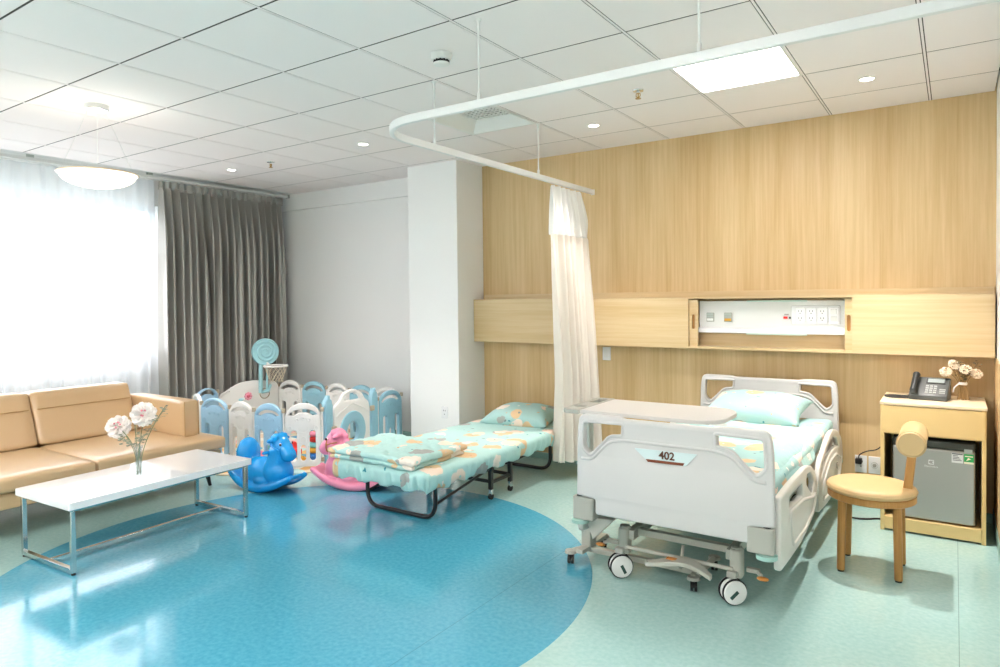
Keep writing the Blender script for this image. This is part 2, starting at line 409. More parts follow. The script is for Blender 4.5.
# window
wf = thing('window_1', '', ''); del wf['label'], wf['category']; struct(wf); wf.location = (XL-.1, 1.3, WZ0)
fr = MB()
for y in (WY0, WY0+1.26, WY0+2.52, WY0+3.78, WY1-.05): fr.box(XL-.13, XL-.07, y, y+.05, WZ0, WZ1)
fr.box(XL-.13, XL-.07, WY0, WY1, WZ0, WZ0+.06); fr.box(XL-.13, XL-.07, WY0, WY1, WZ1-.06, WZ1); fr.box(XL-.125, XL-.075, WY0, WY1, 1.95, 2.0)
fr.build('window_frame', mat('window_frame_blue', '#a7c6d6', .4), wf, bevel=.004)
MB().box(XL-.104, XL-.098, WY0, WY1, WZ0, WZ1).build('window_pane', m_glass, wf, smooth=0)
MB().box(XL-.06, XL+.03, WY0-.05, WY1+.05, WZ0-.03, WZ0).build('window_sill', m_white, wf, bevel=.004)

# ---------------------------------------------------------------- curtains
def fold_sheet(y0, y1, x0, z0, z1, amp, period, seed, nz=14, topamp=.4, noise=.35, mbx=None):
    rr = random.Random(seed); n = int((y1-y0)/period*12); ph = [rr.uniform(-1, 1)*noise for _ in range(int(n/12)+3)]
    am = [1+rr.uniform(-.35, .35) for _ in range(int(n/12)+3)]
    V = []; F = []
    for a in range(nz+1):
        t = a/nz; z = z1+(z0-z1)*t
        for b in range(n+1):
            s = b/12; k = int(s); fr_ = s-k
            p = ph[k]*(1-fr_)+ph[k+1]*fr_; A = am[k]*(1-fr_)+am[k+1]*fr_
            e = topamp+(1-topamp)*min(1, t*5)
            wv = sin(2*pi*(s+p*min(1, t*2.5)))
            wv = math.copysign(abs(wv)**.7, wv)
            V.append((x0+amp*A*e*wv+.006*sin(5*t+s), y0+(y1-y0)*b/n+.25*amp*e*sin(4*pi*s+p), z))
    w_ = n+1
    for a in range(nz):
        for b in range(n): F.append((a*w_+b, a*w_+b+1, (a+1)*w_+b+1, (a+1)*w_+b))
    m = mbx or MB(); m._add(V, F); return m
gc = thing('blackout_curtain', 'heavy grey pleated curtain drawn open beside the bright window', 'curtain', (-6.72, 4.5, 0))
fold_sheet(3.74, 5.26, -6.72, .03, 2.66, .095, .086, 3, noise=.2).build('curtain_cloth', m_grey, gc, smooth=180)
hd = fold_sheet(3.74, 5.26, -6.72, 2.64, 2.730, .012, .083, 3, nz=3, topamp=1)
hd.build('pleated_heading', m_grey, gc, smooth=180)
sh = tag(fold_sheet(-1.6, 3.71, -6.78, .03, 2.735, .03, .115, 9).build('sheer_curtain', m_sheer, smooth=180), 'thin white sheer curtain covering the whole window behind the sofa', 'curtain')
rl = thing('curtain_rail', 'white curtain rail at the ceiling above the grey curtain', 'curtain rail', (-6.68, 2, 2.74))
MB().box(-6.70, -6.665, YF, 5.30, 2.735, 2.765).build('rail', m_white, rl, bevel=.003)
MB().box(-6.71, -6.655, 5.30, 5.32, 2.73, 2.77).build('end_cap', m_grey, rl, bevel=.003)
for y in (2.55, 3.6):
    MB().box(-6.69, -6.66, y, y+.05, 2.765, CEIL+.1).build('bracket', m_brushed, rl)
# privacy curtain
def hang(x0, y0, y1, zt, zb, seed, amp, yb0, yb1, xb, xb1, n=110, nz=12, folds=7):
    rr = random.Random(seed); V = []; F = []
    for a in range(nz+1):
        t = a/nz; z = zt+(zb-zt)*t
        for b in range(n+1):
            s = b/n
            ya = y0+(y1-y0)*s; yb_ = yb0+(yb1-yb0)*s
            k = min(1, t*1.6); y = ya*(1-k)+yb_*k
            x = x0*(1-t)+(xb+(xb1-xb)*s)*t+amp*(.55+.45*t)*(sin(2*pi*folds*s+.6*sin(3*t))+.35*sin(2*pi*folds*2.3*s+seed))
            if a == nz: z += .006*sin(2*pi*folds*5*s)
            V.append((x, y, z))
    w_ = n+1
    for a in range(nz):
        for b in range(n): F.append((a*w_+b, a*w_+b+1, (a+1)*w_+b+1, (a+1)*w_+b))
    m = MB(); m._add(V, F); return m
pc = thing('privacy_curtain', 'cream hospital privacy curtain gathered at the end of the ceiling track', 'curtain', (-2.57, 4.8, 0))
hang(-2.57, 4.50, 5.12, 1.98, .16, 2, .062, 4.70, 5.05, -2.66, -2.43, folds=6).build('curtain_cloth', m_cream, pc, smooth=180)
hang(-2.57, 4.50, 5.0, 2.355, 1.98, 2, .045, 4.50, 5.08, -2.57, -2.57, folds=6).build('mesh_top', m_mesh, pc, smooth=180)

# ---------------------------------------------------------------- ceiling fittings
def cellc(j, i): return gx+.6*j+.3, gy+.6*i+.3
plabs = {(3, 3): 'square glowing ceiling light panel above the hospital bed', (-1, -3): 'added fill light panel over the middle of the room, out of view', (-2, -5): 'added fill light panel nearer the window than the door side, out of view', (3, -2): 'added fill light panel close beside the right wall, over the viewer', (1, -7): 'added fill light panel in the rearmost row, behind the viewer', (3, -6): 'added fill light panel behind the viewer, close to the right wall', (-4, -7): 'added fill light panel in the rearmost row, on the window side'}  # only the panel above the bed is seen; the rest are added fill lights
for (j, i) in plabs:
    x, y = cellc(j, i)
    lab = plabs[(j, i)]
    t = thing('ceiling_or_fill_light', lab, 'ceiling light', (x, y, CEIL), group='square ceiling light panels')
    f = MB()
    for a in (0, 1): 
        f.box(x-.297, x+.297, y-.297+.579*a, y-.282+.579*a+.000, CEIL-.003, CEIL+.018)
        f.box(x-.297+.579*a, x-.282+.579*a, y-.297, y+.297, CEIL-.003, CEIL+.018)
    f.build('frame', m_white, t, smooth=0)
    MB().box(x-.283, x+.283, y-.283, y+.283, CEIL+.004, CEIL+.018).build('diffuser', m_glow, t, smooth=0)
def spot(x, y, power=SPOT_W, ang=70):
    l = bpy.data.lights.new('downlight_lamp', 'SPOT'); l.energy = power; l.spot_size = math.radians(ang); l.spot_blend = 1.0; l.shadow_soft_size = .012; l.color = (1, .92, .87)
    o = bpy.data.objects.new('downlight_lamp', l); o.location = (x, y, CEIL-.02); col.objects.link(o)
dls = [((4, 4), 'recessed round downlight in front of the wood wall above the fridge cabinet side'),
       ((1, 4), 'recessed round downlight over the privacy curtain, near the wood wall'),
       ((-2, 3), 'recessed round downlight in the ceiling in front of the white column'),
       ((-5, 3), 'recessed round downlight near the grey curtain')]
for (j, i), lab in dls:
    x, y = cellc(j, i)
    t = thing('downlight', lab, 'downlight', (x, y, CEIL))
    MB().lathe([(.048, 0), (.05, -.004), (.040, -.006), (.036, -.001)], (x, y, CEIL), 28, cap=False).build('trim_ring', m_white, t)
    MB().lathe([(.001, -.0035), (.037, -.003), (.037, 0)], (x, y, CEIL), 28).build('lens', m_glow2, t)
    spot(x, y, SPOT_W*(1.0 if j > 2 else .6))
for (j, i), lab in (((2, 3), 'brass fire sprinkler head in front of the wood wall'), ((-4, 3), 'small fire sprinkler head between the grey curtain and the white column')):
    x, y = cellc(j, i)
    t = thing('fire_sprinkler', lab, 'sprinkler', (x, y, CEIL))
    MB().lathe([(.035, 0), (.033, -.006), (.012, -.01), (.012, -.02)], (x, y, CEIL), 20).build('escutcheon', m_chrome, t)
    MB().tube([(x-.012, y, CEIL-.02), (x-.014, y, CEIL-.035), (x, y, CEIL-.05), (x+.014, y, CEIL-.035), (x+.012, y, CEIL-.02)], .003, 8).cyl((x, y, CEIL-.02), (x, y, CEIL-.05), .004).build('fusible_body', m_sprink, t)
    MB().lathe([(.001, -.05), (.018, -.05), (.018, -.053), (.001, -.053)], (x, y, CEIL), 16).build('deflector', m_sprink, t)
x, y = cellc(1, 1)
t = thing('smoke_detector', 'white round smoke detector mounted on a ceiling tile', 'smoke detector', (x, y, CEIL))
MB().lathe([(.055, 0), (.055, -.02), (.052, -.032), (.046, -.036)], (x, y, CEIL), 32).build('body', m_white, t, smooth=30)
dt = MB()
for k in range(12):
    a = k*pi/6; dt.box(-.004, .004, .026, .042, -.052, -.036, Matrix.Translation((x, y, CEIL)) @ Matrix.Rotation(a, 4, 'Z'))
dt.lathe([(.034, -.034), (.034, -.05)], (x, y, CEIL), 24).build('sensor_chamber', m_black, t)
MB().lathe([(.044, -.05), (.040, -.058), (.02, -.062), (.001, -.062)], (x, y, CEIL), 28).build('cap', m_white, t)
# air vent
x, y = cellc(0, 3)
t = thing('air_vent', 'square sloped ceiling air diffuser with a dark egg-crate grille', 'air vent', (x, y, CEIL))
fr = MB()
a, b_, c, d_ = .297, .27, .16, .155
def sq(h, z): return [(x-h, y-h, z), (x+h, y-h, z), (x+h, y+h, z), (x-h, y+h, z)]
rings = [sq(.297, CEIL-.003), sq(.275, CEIL-.004), sq(.175, CEIL+.075), sq(.17, CEIL+.08)]
V = [p for r in rings for p in r]; F = []
for q in range(3):
    for k in range(4): F.append((q*4+k, q*4+(k+1) % 4, q*4+4+(k+1) % 4, q*4+4+k))
fr._add(V, F); fr.build('sloped_frame', m_white, t, smooth=0)
g = MB()
for k in range(9):
    o_ = -.16+.04*k
    g.box(x+o_-.004, x+o_+.004, y-.17, y+.17, CEIL+.062, CEIL+.07); g.box(x-.17, x+.17, y+o_-.004, y+o_+.004, CEIL+.062, CEIL+.07)
g.build('grille', m_wall, t, smooth=0)
MB().box(x-.18, x+.18, y-.18, y+.18, CEIL+.10, CEIL+.12).box(x-.18, x-.172, y-.18, y+.18, CEIL+.08, CEIL+.1).box(x+.172, x+.18, y-.18, y+.18, CEIL+.08, CEIL+.1).box(x-.18, x+.18, y-.18, y-.172, CEIL+.08, CEIL+.1).box(x-.18, x+.18, y+.172, y+.18, CEIL+.08, CEIL+.1).build('duct', m_black, t, smooth=0)
# pendant bowl lamp
x, y = cellc(-3, 0)
t = thing('pendant_lamp', 'shallow glowing white bowl lamp hanging on thin wires over the coffee table', 'pendant lamp', (x, y, 0))
MB().lathe([(.07, CEIL), (.07, CEIL-.028), (.066, CEIL-.032), (.001, CEIL-.032)], (x, y, 0), 32).build('canopy', m_chrome, t)
bz = 2.325
pr = [(.222*cos(a), bz-.09*sin(a)) for a in [k*pi/2/12 for k in range(13)]]
pr[-1] = (.001, bz-.085)
inner = [(r*.97+.0005, z+.006) for r, z in pr[::-1]]
MB().lathe([(max(r, .001), z) for r, z in inner+[(.228, bz+.004), (.231, bz-.002)]+pr], (x, y, 0), 48).build('bowl', m_bowl, t)
MB().lathe([(.232, bz+.0), (.238, bz+.004), (.232, bz+.010), (.226, bz+.006)], (x, y, 0), 48, cap=False).build('rim', mat('pendant_rim', '#f0dcc0', .3), t)
wr = MB()
for k in range(3):
    a = .6+k*2*pi/3
    wr.tube([(x+.05*cos(a), y+.05*sin(a), CEIL-.03), (x+.228*cos(a), y+.228*sin(a), bz+.008)], .0012, 6)
wr.build('suspension_wires', m_white, t)
pl = bpy.data.lights.new('pendant_bulb', 'POINT'); pl.energy = 1.2; pl.shadow_soft_size = .08; pl.color = (1, .95, .87)
po = bpy.data.objects.new('pendant_bulb', pl); po.location = (x, y, bz+.05); col.objects.link(po)

# curtain track: straight run, bend, straight run to the wood wall
TX, TY, TZ = -2.555, 2.54, 2.385
tk = thing('curtain_track', 'white L-shaped privacy curtain track hung below the ceiling on rods', 'curtain track', (TX, TY, TZ))
pts = [(XR-.01, TY, TZ)]+[(x_, TY, TZ) for x_ in (-.5, -1.2, -1.9)]+[(TX+.32-.32*sin(a), TY+.32-.32*cos(a), TZ) for a in [k*pi/2/14 for k in range(15)]]+[(TX, 5.2, TZ)]
tr_ = MB(); P = [Vector(p) for p in pts]; V = []; F = []
for i, p in enumerate(P):
    tt = (P[min(i+1, len(P)-1)]-P[max(i-1, 0)]).normalized(); nn = Vector((-tt.y, tt.x, 0))
    for dx, dz in ((-.013, -.02), (.013, -.02), (.013, .02), (-.013, .02)): V.append(p+nn*dx+Vector((0, 0, dz)))
for i in range(len(P)-1):
    for k in range(4): F.append((i*4+k, i*4+(k+1) % 4, i*4+4+(k+1) % 4, i*4+4+k))
F += [(0, 1, 2, 3), tuple((len(P)-1)*4+k for k in (3, 2, 1, 0))]
tr_._add(V, F); tr_.build('track', mat('track_aluminium', '#dfe1e0', .4), tk, smooth=30, bevel=.003, bseg=1)
for (x, y) in ((-1.825, TY), (-.80, TY), (TX, 3.1), (TX, 4.30)):
    rd = MB().cyl((x, y, TZ+.02), (x, y, CEIL), .005, 10).build('hanging_rod', m_white, tk)
    MB().lathe([(.009, TZ+.018), (.009, TZ+.05), (.006, TZ+.055)], (x, y, 0), 12).build('rod_clamp', m_white, rd)
    MB().lathe([(.016, CEIL), (.015, CEIL-.006), (.008, CEIL-.012), (.008, CEIL-.05)], (x, y, 0), 14).build('ceiling_flange', m_white, rd)
MB().box(TX-.016, TX+.016, 5.195, 5.21, TZ-.023, TZ+.023).build('end_stop', m_white, tk, bevel=.003)

# ---------------------------------------------------------------- wall ledge and medical console
LY, LZ0, LZ1 = 5.16, 1.082, 1.482
lg = thing('headboard_ledge', 'long horizontal oak panel ledge projecting from the wood wall', 'wall panel', (-1.8, LY, LZ0))
RX0, RX1 = -1.722, -.578
b = MB()
b.box(-3.80, RX0, LY, YB-.02, LZ0, LZ1).box(RX1, XR-.01, LY, YB-.02, LZ0, LZ1)
b.box(RX0, RX1, LY, YB-.02, LZ0, LZ0+.018).box(RX0, RX1, LY, YB-.02, LZ1-.014, LZ1)
b.box(RX0, RX1, YB-.06, YB-.02, LZ0, LZ1)
b.build('ledge_body', m_woodh, lg, bevel=.002, bseg=1)
MB().box(-3.78, XR-.01, YB-.045, YB-.02, LZ1, LZ1+.045).build('top_rail', m_woodh, lg, bevel=.002)
for (xa, xb, hx) in ((RX0+.002, RX0+.07, RX0+.035), (RX1-.05, RX1-.002, RX1-.026)):
    def slot_hole(cx, cz, w_, h_): return circ(cx, cz+h_/2-w_/2, w_/2, 9, a0=0, a1=pi)+circ(cx, cz-h_/2+w_/2, w_/2, 9, a0=pi, a1=2*pi)
    me = panel([(xa, LZ0+.018), (xb, LZ0+.018), (xb, LZ1-.02), (xa, LZ1-.02)], [slot_hole(hx, 1.29, .024, .115)], .018, .001)
    dr = MB().mesh(me, lambda c: (c.x, LY+.028-c.z, c.y)).build('sliding_door', m_woodh, lg, smooth=0)
    MB().box(hx-.02, hx+.02, LY+.038, LY+.042, 1.22, 1.36).build('finger_pull', m_woodp, dr, smooth=0)
mc = thing('medical_console', 'white bedhead console with outlets and switches set inside the oak ledge', 'console', (-1.15, 5.25, 1.2))
cy = 5.235
MB().box(-1.665, -.60, cy+.02, 5.3, 1.20, 1.45).build('body', m_white, mc, bevel=.006)
MB().prism([(cy+.02, 1.20), (cy-.012, 1.205), (cy-.012, 1.235), (cy+.02, 1.25)], lambda a_, b__, d__: (d__, a_, b__), -1.665, -.60).build('lower_rail', m_gloss, mc, bevel=.003)
MB().box(-1.30, -.88, cy+.012, cy+.02, 1.44, 1.452).build('light_strip', mat('console_mint_strip', '#c4dcd4', .3), mc)
MB().box(-1.30, -.88, cy-.01, cy+.02, 1.195, 1.205).build('light_strip', mat('console_mint_strip', '#c4dcd4', .3), mc, bevel=.002)
MB().box(-.985, -.665, cy+.012, cy+.02, 1.275, 1.412).build('outlet_panel', m_gloss, mc, bevel=.004)
for xg, col_ in ((-1.575, '#e9e9e6'), (-1.44, '#e0a63c')):
    gp = MB().box(xg-.03, xg+.03, cy+.008, cy+.02, 1.29, 1.36).build('gas_outlet', m_bedgrey, mc, bevel=.004)
    MB().box(xg-.024, xg+.024, cy+.002, cy+.008, 1.296, 1.315).build('colour_tab', mat('gas_tab', col_, .4), gp, bevel=.002)
    MB().box(xg-.026, xg+.026, cy+.004, cy+.008, 1.322, 1.332).box(xg-.026, xg+.026, cy+.004, cy+.008, 1.338, 1.354).build('shutter', m_brushed, gp)
MB().box(-1.04, -1.012, cy+.006, cy+.02, 1.315, 1.332).build('red_indicator', mat('signal_red', '#d8281e', .3, emit='#d8281e', es=.3), mc, bevel=.002)
MB().box(-1.0, -.99, cy+.006, cy+.02, 1.315, 1.330).build('data_port', m_black, mc)
MB().box(-1.035, -1.005, cy+.014, cy+.02, 1.342, 1.352).build('call_button', m_bedgrey, mc)
for k in range(3):
    x = -.925+.073*k
    so = MB().box(x-.034, x+.034, cy+.004, cy+.012, 1.285, 1.40).build('double_socket', m_gloss, mc, bevel=.003)
    h = MB()
    for z in (1.368, 1.318):
        h = MB()
        h.box(x-.011, x-.008, cy+.001, cy+.006, z-.002, z+.009); h.box(x+.008, x+.011, cy+.001, cy+.006, z-.002, z+.009); h.box(x-.003, x+.003, cy+.001, cy+.006, z-.014, z-.009)
        h.build('pin_holes', m_black, so, smooth=0)
sw_ = MB().box(-.738, -.672, cy+.004, cy+.012, 1.285, 1.40).build('rocker_switches', m_gloss, mc, bevel=.003)
MB().box(-.725, -.685, cy-.001, cy+.006, 1.35, 1.385).box(-.725, -.685, cy-.001, cy+.006, 1.30, 1.335).build('rocker', m_white, sw_, bevel=.004)
# wall switch and wall outlets
def plate(name, lab, cat, x, z, w_, h_, y=YB-.02, kind='switch'):
    t = thing(name, lab, cat, (x, y, z))
    MB().box(x-w_/2, x+w_/2, y-.009, y, z-h_/2, z+h_/2).build('cover_plate', m_gloss, t, bevel=.003)
    if kind == 'switch': MB().box(x-w_*.3, x+w_*.3, y-.014, y-.009, z-h_*.28, z+h_*.28).build('rocker', m_white, t, bevel=.002)
    elif kind == 'outlet':
        MB().box(x-.012, x-.008, y-.0105, y-.009, z+.012, z+.026).box(x+.008, x+.012, y-.0105, y-.009, z+.012, z+.026).box(x-.003, x+.003, y-.0105, y-.009, z-.02, z-.012).build('pin_holes', m_black, t)
    elif kind == 'coax': MB().cyl((x, y-.009, z), (x, y-.02, z), .012).lathe([(.022, 0), (.02, .003)], (x, y-.009, z), 20, Matrix.Rotation(pi/2, 4, 'X'), cap=False).build('connector', m_bedgrey, t)
    return t
plate('wall_switch', 'white wall switch on the wood wall between the privacy curtain and the hospital bed', 'switch', -2.5, 1.0, .075, .115)
plate('wall_outlet', 'white power outlet on the wood wall with a black plug in it', 'outlet', -.545, .29, .075, .12, kind='outlet')
plate('antenna_outlet', 'white round-port outlet on the wood wall beside the mini fridge cabinet', 'outlet', -.46, .29, .075, .12, kind='coax')
tp = plate('wall_outlet', 'white outlet low on the white column behind the folding cot', 'outlet', -3.98, .42, .07, .11, y=4.93, kind='outlet')
pg = thing('power_plug', 'black plug and cord in the outlet beside the fridge cabinet', 'plug', (-.555, YB-.04, .315))
MB().box(-.577, -.535, YB-.075, YB-.03, .295, .335).build('plug_body', m_black, pg, bevel=.006)
MB().tube(path_round([(-.555, YB-.07, .33), (-.55, YB-.1, .37), (-.50, YB-.09, .40), (-.44, YB-.08, .41), (-.396, YB-.06, .46)], .03), .004, 8).build('cord', m_black, pg)
fc = MB().tube(bez((-.66, 5.1, .006), (-.60, 4.9, .006), (-.46, 5.0, .006), 10)+bez((-.46, 5.0, .006), (-.40, 5.06, .006), (-.385, 5.02, .006), 5)[1:], .006, 8).build('floor_cable', m_black)
tag(fc, 'black cable lying on the floor beside the bed head', 'cable')

# ---------------------------------------------------------------- soft shapes
def rbox(x0, x1, y0, y1, z0, z1, r, cuts=10, puff=0, fn=None, M=None, mb=None):
    """rounded box with optional puffed top and displacement fn(p, n) -> p"""
    m = mb or MB(); b = bmesh.new(); bmesh.ops.create_cube(b, size=2)
    bmesh.ops.subdivide_edges(b, edges=b.edges, cuts=cuts, use_grid_fill=True)
    h = Vector(((x1-x0)/2, (y1-y0)/2, (z1-z0)/2)); c = Vector(((x0+x1)/2, (y0+y1)/2, (z0+z1)/2)); r = min(r, *h)
    def sp(t):  # push samples to the rounded rim
        return math.copysign(abs(t)**.75, t)
    for v in b.verts:
        q = Vector([sp(v.co[i])*h[i] for i in range(3)])
        inn = Vector([max(-(h[i]-r), min(h[i]-r, q[i])) for i in range(3)])
        d_ = q-inn
        if d_.length > 1e-9: d_.normalize()
        p = inn+d_*r
        if puff:
            k = (1-(p.x/h.x)**2)*(1-(p.y/h.y)**2); p.z += puff*k*(1 if p.z > 0 else -.3)
        if fn: p = Vector(fn(p, d_, h))
        p += c
        if M: p = M @ p
        v.co = p
    me = bpy.data.meshes.new('t'); b.to_mesh(me); b.free(); m.mesh(me); bpy.data.meshes.remove(me); return m
def pillow(cx, cy, cz, a, b_, h, M, seed=1, n=26):
    rr = random.Random(seed); m = MB(); V = []; F = []
    def P(u, v, s):
        ex = 1-abs(u)**3.0; ey = 1-abs(v)**3.0
        z = h*s*(max(ex, 0)*max(ey, 0))**.5
        x = a*u*(1-.10*(1-abs(v)**2)*abs(u)**3); y = b_*v*(1-.10*(1-abs(u)**2)*abs(v)**3)
        z += .004*sin(9*u+4*v+seed)*max(ex, 0)*max(ey, 0)
        if s < 0: z *= .55
        return M @ Vector((x, y, z))+Vector((cx, cy, cz))
    for s in (1, -1):
        base = len(V)
        for i in range(n+1):
            for j in range(n+1): V.append(P(2*i/n-1, 2*j/n-1, s))
        for i in range(n):
            for j in range(n): F.append(tuple(base+q for q in (i*(n+1)+j, (i+1)*(n+1)+j, (i+1)*(n+1)+j+1, i*(n+1)+j+1)))
    m._add(V, F); return m
def remesh(mb, voxel=.008, smooth=6):
    bmesh.ops.recalc_face_normals(mb.bm, faces=mb.bm.faces)
    me = bpy.data.meshes.new('t'); mb.bm.to_mesh(me); mb.bm.free()
    o = bpy.data.objects.new('t', me); col.objects.link(o)
    md = o.modifiers.new('r', 'REMESH'); md.mode = 'VOXEL'; md.voxel_size = voxel
    ms = o.modifiers.new('s', 'SMOOTH'); ms.iterations = smooth; ms.factor = .5
    dg = bpy.context.evaluated_depsgraph_get(); dg.update()
    out = bpy.data.meshes.new_from_object(o.evaluated_get(dg)); bpy.data.objects.remove(o)
    return out

# ---------------------------------------------------------------- sofa
sofa = thing('sofa', 'long tan leather sofa with black legs under the bright window', 'sofa', (-5.4, 1.75, 0))
edges = [.27, 1.25, 2.24, 3.23]
for i in range(3):
    rbox(-5.80, -4.87, edges[i]+.003, edges[i+1]-.003, .302, .405, .028, 10, puff=.008).build('seat_cushion', m_leather, sofa, smooth=60)
rbox(-5.98, -4.90, .30, 3.20, .195, .302, .02, 8).build('base', m_leather, sofa, smooth=60)
bks = [.50, 1.25, 2.24, 3.0]
def lean(p, d_, h): return Vector((p.x-(p.z+h.z)*.42, p.y, p.z))
for i in range(3):
    bk = rbox(-5.92, -5.76, bks[i]+.003, bks[i+1]-.003, .40, .80, .03, 10, fn=lean).build('back_cushion', m_leather, sofa, smooth=60)
    s_ = MB().tube([(-5.915-.0, bks[i]+.03, .672-.0), (-5.915, bks[i+1]-.03, .672)], .004, 6)
    for v in s_.bm.verts: v.co.x += .047
    s_.build('seam', m_leatherd, bk)
for y0, y1 in ((3.0, 3.13), (.37, .5)):
    am = rbox(-5.98, -5.09, y0, y1, .402, .695, .022, 8).build('armrest', m_leather, sofa, smooth=60)
    MB().tube([(-5.092, y0+.006, .41), (-5.092, y0+.006, .69)], .004, 6).tube([(-5.092, y1-.006, .41), (-5.092, y1-.006, .69)], .004, 6).build('piping', m_leatherd, am)
MB().box(-6.12, -5.99, .30, 3.18, .2, .62).build('back_frame', m_leather, sofa, bevel=.02)
for (x, y) in ((-5.02, 3.12), (-5.02, .4), (-5.85, 3.12), (-5.85, .4)):
    MB().cyl((x, y, .2), (x+.03, y+.03, 0), .026, 14, .013).build('leg', m_black, sofa)

# ---------------------------------------------------------------- coffee table
ct = thing('coffee_table', 'low white gloss coffee table on a square chrome frame', 'table', (-4.3, 2.24, 0))
MB().box(-4.605, -4.0, 1.65, 2.83, .362, .405).build('table_top', m_gloss, ct, bevel=.004)
MB().box(-4.59, -4.015, 1.665, 2.815, .350, .362).build('sub_frame', m_chrome, ct, bevel=.002)
sq_ = .0125
for yy in (1.68, 2.80):
    for xx in (-4.575, -4.03):
        lg_ = MB().box(xx-sq_, xx+sq_, yy-sq_, yy+sq_, .012, .350).build('leg', m_chrome, ct, bevel=.002)
        MB().cyl((xx, yy, 0), (xx, yy, .012), .011, 12).build('foot', m_black, lg_)
    MB().box(-4.5625, -4.0425, yy-sq_, yy+sq_, .012, .037).build('floor_bar', m_chrome, ct, bevel=.002)
MB().box(-4.3125, -4.2875, 1.6925, 2.7875, .012, .037).build('long_stretcher', m_chrome, ct, bevel=.002)
ct.location.x += .02; ct.rotation_euler.z = .05

# flowers in a slim glass vase
m_stem = mat('stem_green', '#7c8a6a', .6); m_petal = mat('peony_petal', '#fbf3ee', .6); m_pinkc = mat('peony_heart', '#ef9aa6', .6); m_leaf = mat('eucalyptus_leaf', '#8d9584', .6)
va = thing('glass_vase', 'slim clear glass vase of peonies on the coffee table', 'vase', (-4.175, 2.16, .4055))
MB().lathe([(.034, .406), (.036, .412), (.027, .47), (.019, .53), (.022, .575), (.03, .60), (.027, .60), (.018, .575), (.015, .53), (.022, .47), (.029, .42), (.001, .416)], (-4.175, 2.16, 0), 28).build('vase_body', m_vase, va)
def peony(cx, cy, cz, r, parent, seed, petal=m_petal, heart=m_pinkc, tilt=(0, -.5, .25)):
    rr = random.Random(seed); m = MB(); h = MB()
    ax = Vector(tilt).normalized(); q = Vector((0, 0, 1)).rotation_difference(ax).to_matrix()
    for lay, (n, ra, el, sz) in enumerate(((9, .98, .05, .62), (9, .9, .35, .58), (8, .75, .7, .5), (7, .5, 1.0, .42), (5, .3, 1.25, .32))):
        for k in range(n):
            a = 2*pi*k/n+lay*.4+rr.uniform(-.15, .15); e = el+rr.uniform(-.1, .1); s_ = sz*r
            dirv = Vector((cos(a)*cos(e), sin(a)*cos(e), sin(e))); side = Vector((-sin(a), cos(a), 0)); up = dirv.cross(side)
            V = []; F = []
            for i in range(5):
                for j in range(5):
                    u = i/4; v = j/2-1; wd = s_*.62*sin(pi*min(u*.75+.14, 1))*v
                    p = dirv*(ra*r*(.25+.75*u))+side*wd+up*(-s_*.35*(v*v)-s_*.15*sin(u*3)+rr.uniform(-.02, .02)*r)
                    V.append(q @ p+Vector((cx, cy, cz)))
            for i in range(4):
                for j in range(4): F.append((i*5+j, i*5+j+1, i*5+6+j, i*5+5+j))
            m._add(V, F)
    for k in range(5):
        a = rr.uniform(0, 6.28); p = q @ Vector((cos(a)*.22*r, sin(a)*.22*r, .62*r)); h.ball(Vector((cx, cy, cz))+p, .09*r, 1)
    o = m.build('flower_head', petal, parent, smooth=180); h.build('flower_heart', heart, o)
    return o
peony(-4.125, 2.17, .80, .078, va, 1, tilt=(.85, -.5, .3)); peony(-4.395, 2.15, .70, .077, va, 2, tilt=(.75, -.55, .4))
st = MB()
for a, b_, c in (((-4.165, 2.155, .42), (-4.19, 2.165, .6), (-4.125, 2.175, .78)), ((-4.185, 2.165, .42), (-4.16, 2.16, .6), (-4.385, 2.16, .68)), ((-4.19, 2.16, .42), (-4.17, 2.15, .6), (-4.30, 2.2, .80)),
                ((-4.17, 2.17, .42), (-4.18, 2.16, .6), (-3.93, 2.2, .86)), ((-4.16, 2.165, .42), (-4.185, 2.15, .55), (-4.06, 2.12, .68)), ((-4.18, 2.15, .42), (-4.17, 2.16, .55), (-4.24, 2.12, .66))):
    st.tube(bez(a, b_, c, 10), .0025, 6)
st.build('flower_stems', m_stem, va)
def sprig(parent, pts, n, seed, lm, s=.016, name='leaf_sprig', spread=.02):
    rr = random.Random(seed); m = MB(); P = [Vector(p) for p in pts]
    m.tube(pts, .0014, 5)
    for k in range(n):
        t = (.25+.75*k/n)*(len(P)-1); i = min(int(t), len(P)-2); p = P[i].lerp(P[i+1], t-i)
        o = Vector((rr.uniform(-1, 1), rr.uniform(-1, 1), rr.uniform(-.6, 1)))*spread
        Mx = Matrix.Rotation(rr.uniform(0, 6), 3, 'Z') @ Matrix.Rotation(rr.uniform(-1, 1), 3, 'X')
        m.ball(p+o, s, 1, (1, .5, .18), Mx)
        m.tube([p, p+o], .0008, 4)
    return m.build(name, lm, parent)
sprig(va, bez((-4.17, 2.15, .6), (-4.10, 2.2, .72), (-3.90, 2.2, .87), 6), 26, 3, m_leaf, .012, spread=.028)
sprig(va, bez((-4.17, 2.15, .6), (-4.05, 2.12, .65), (-4.00, 2.1, .70), 6), 26, 4, m_leaf, .014, spread=.026)
sprig(va, bez((-4.17, 2.15, .6), (-4.2, 2.12, .62), (-4.30, 2.1, .645), 6), 22, 5, m_leaf, .013, spread=.024)
sprig(va, bez((-4.17, 2.15, .6), (-4.22, 2.18, .75), (-4.31, 2.2, .81), 6), 14, 6, mat('dry_sprig', '#cfc19a', .7), .009, spread=.02)

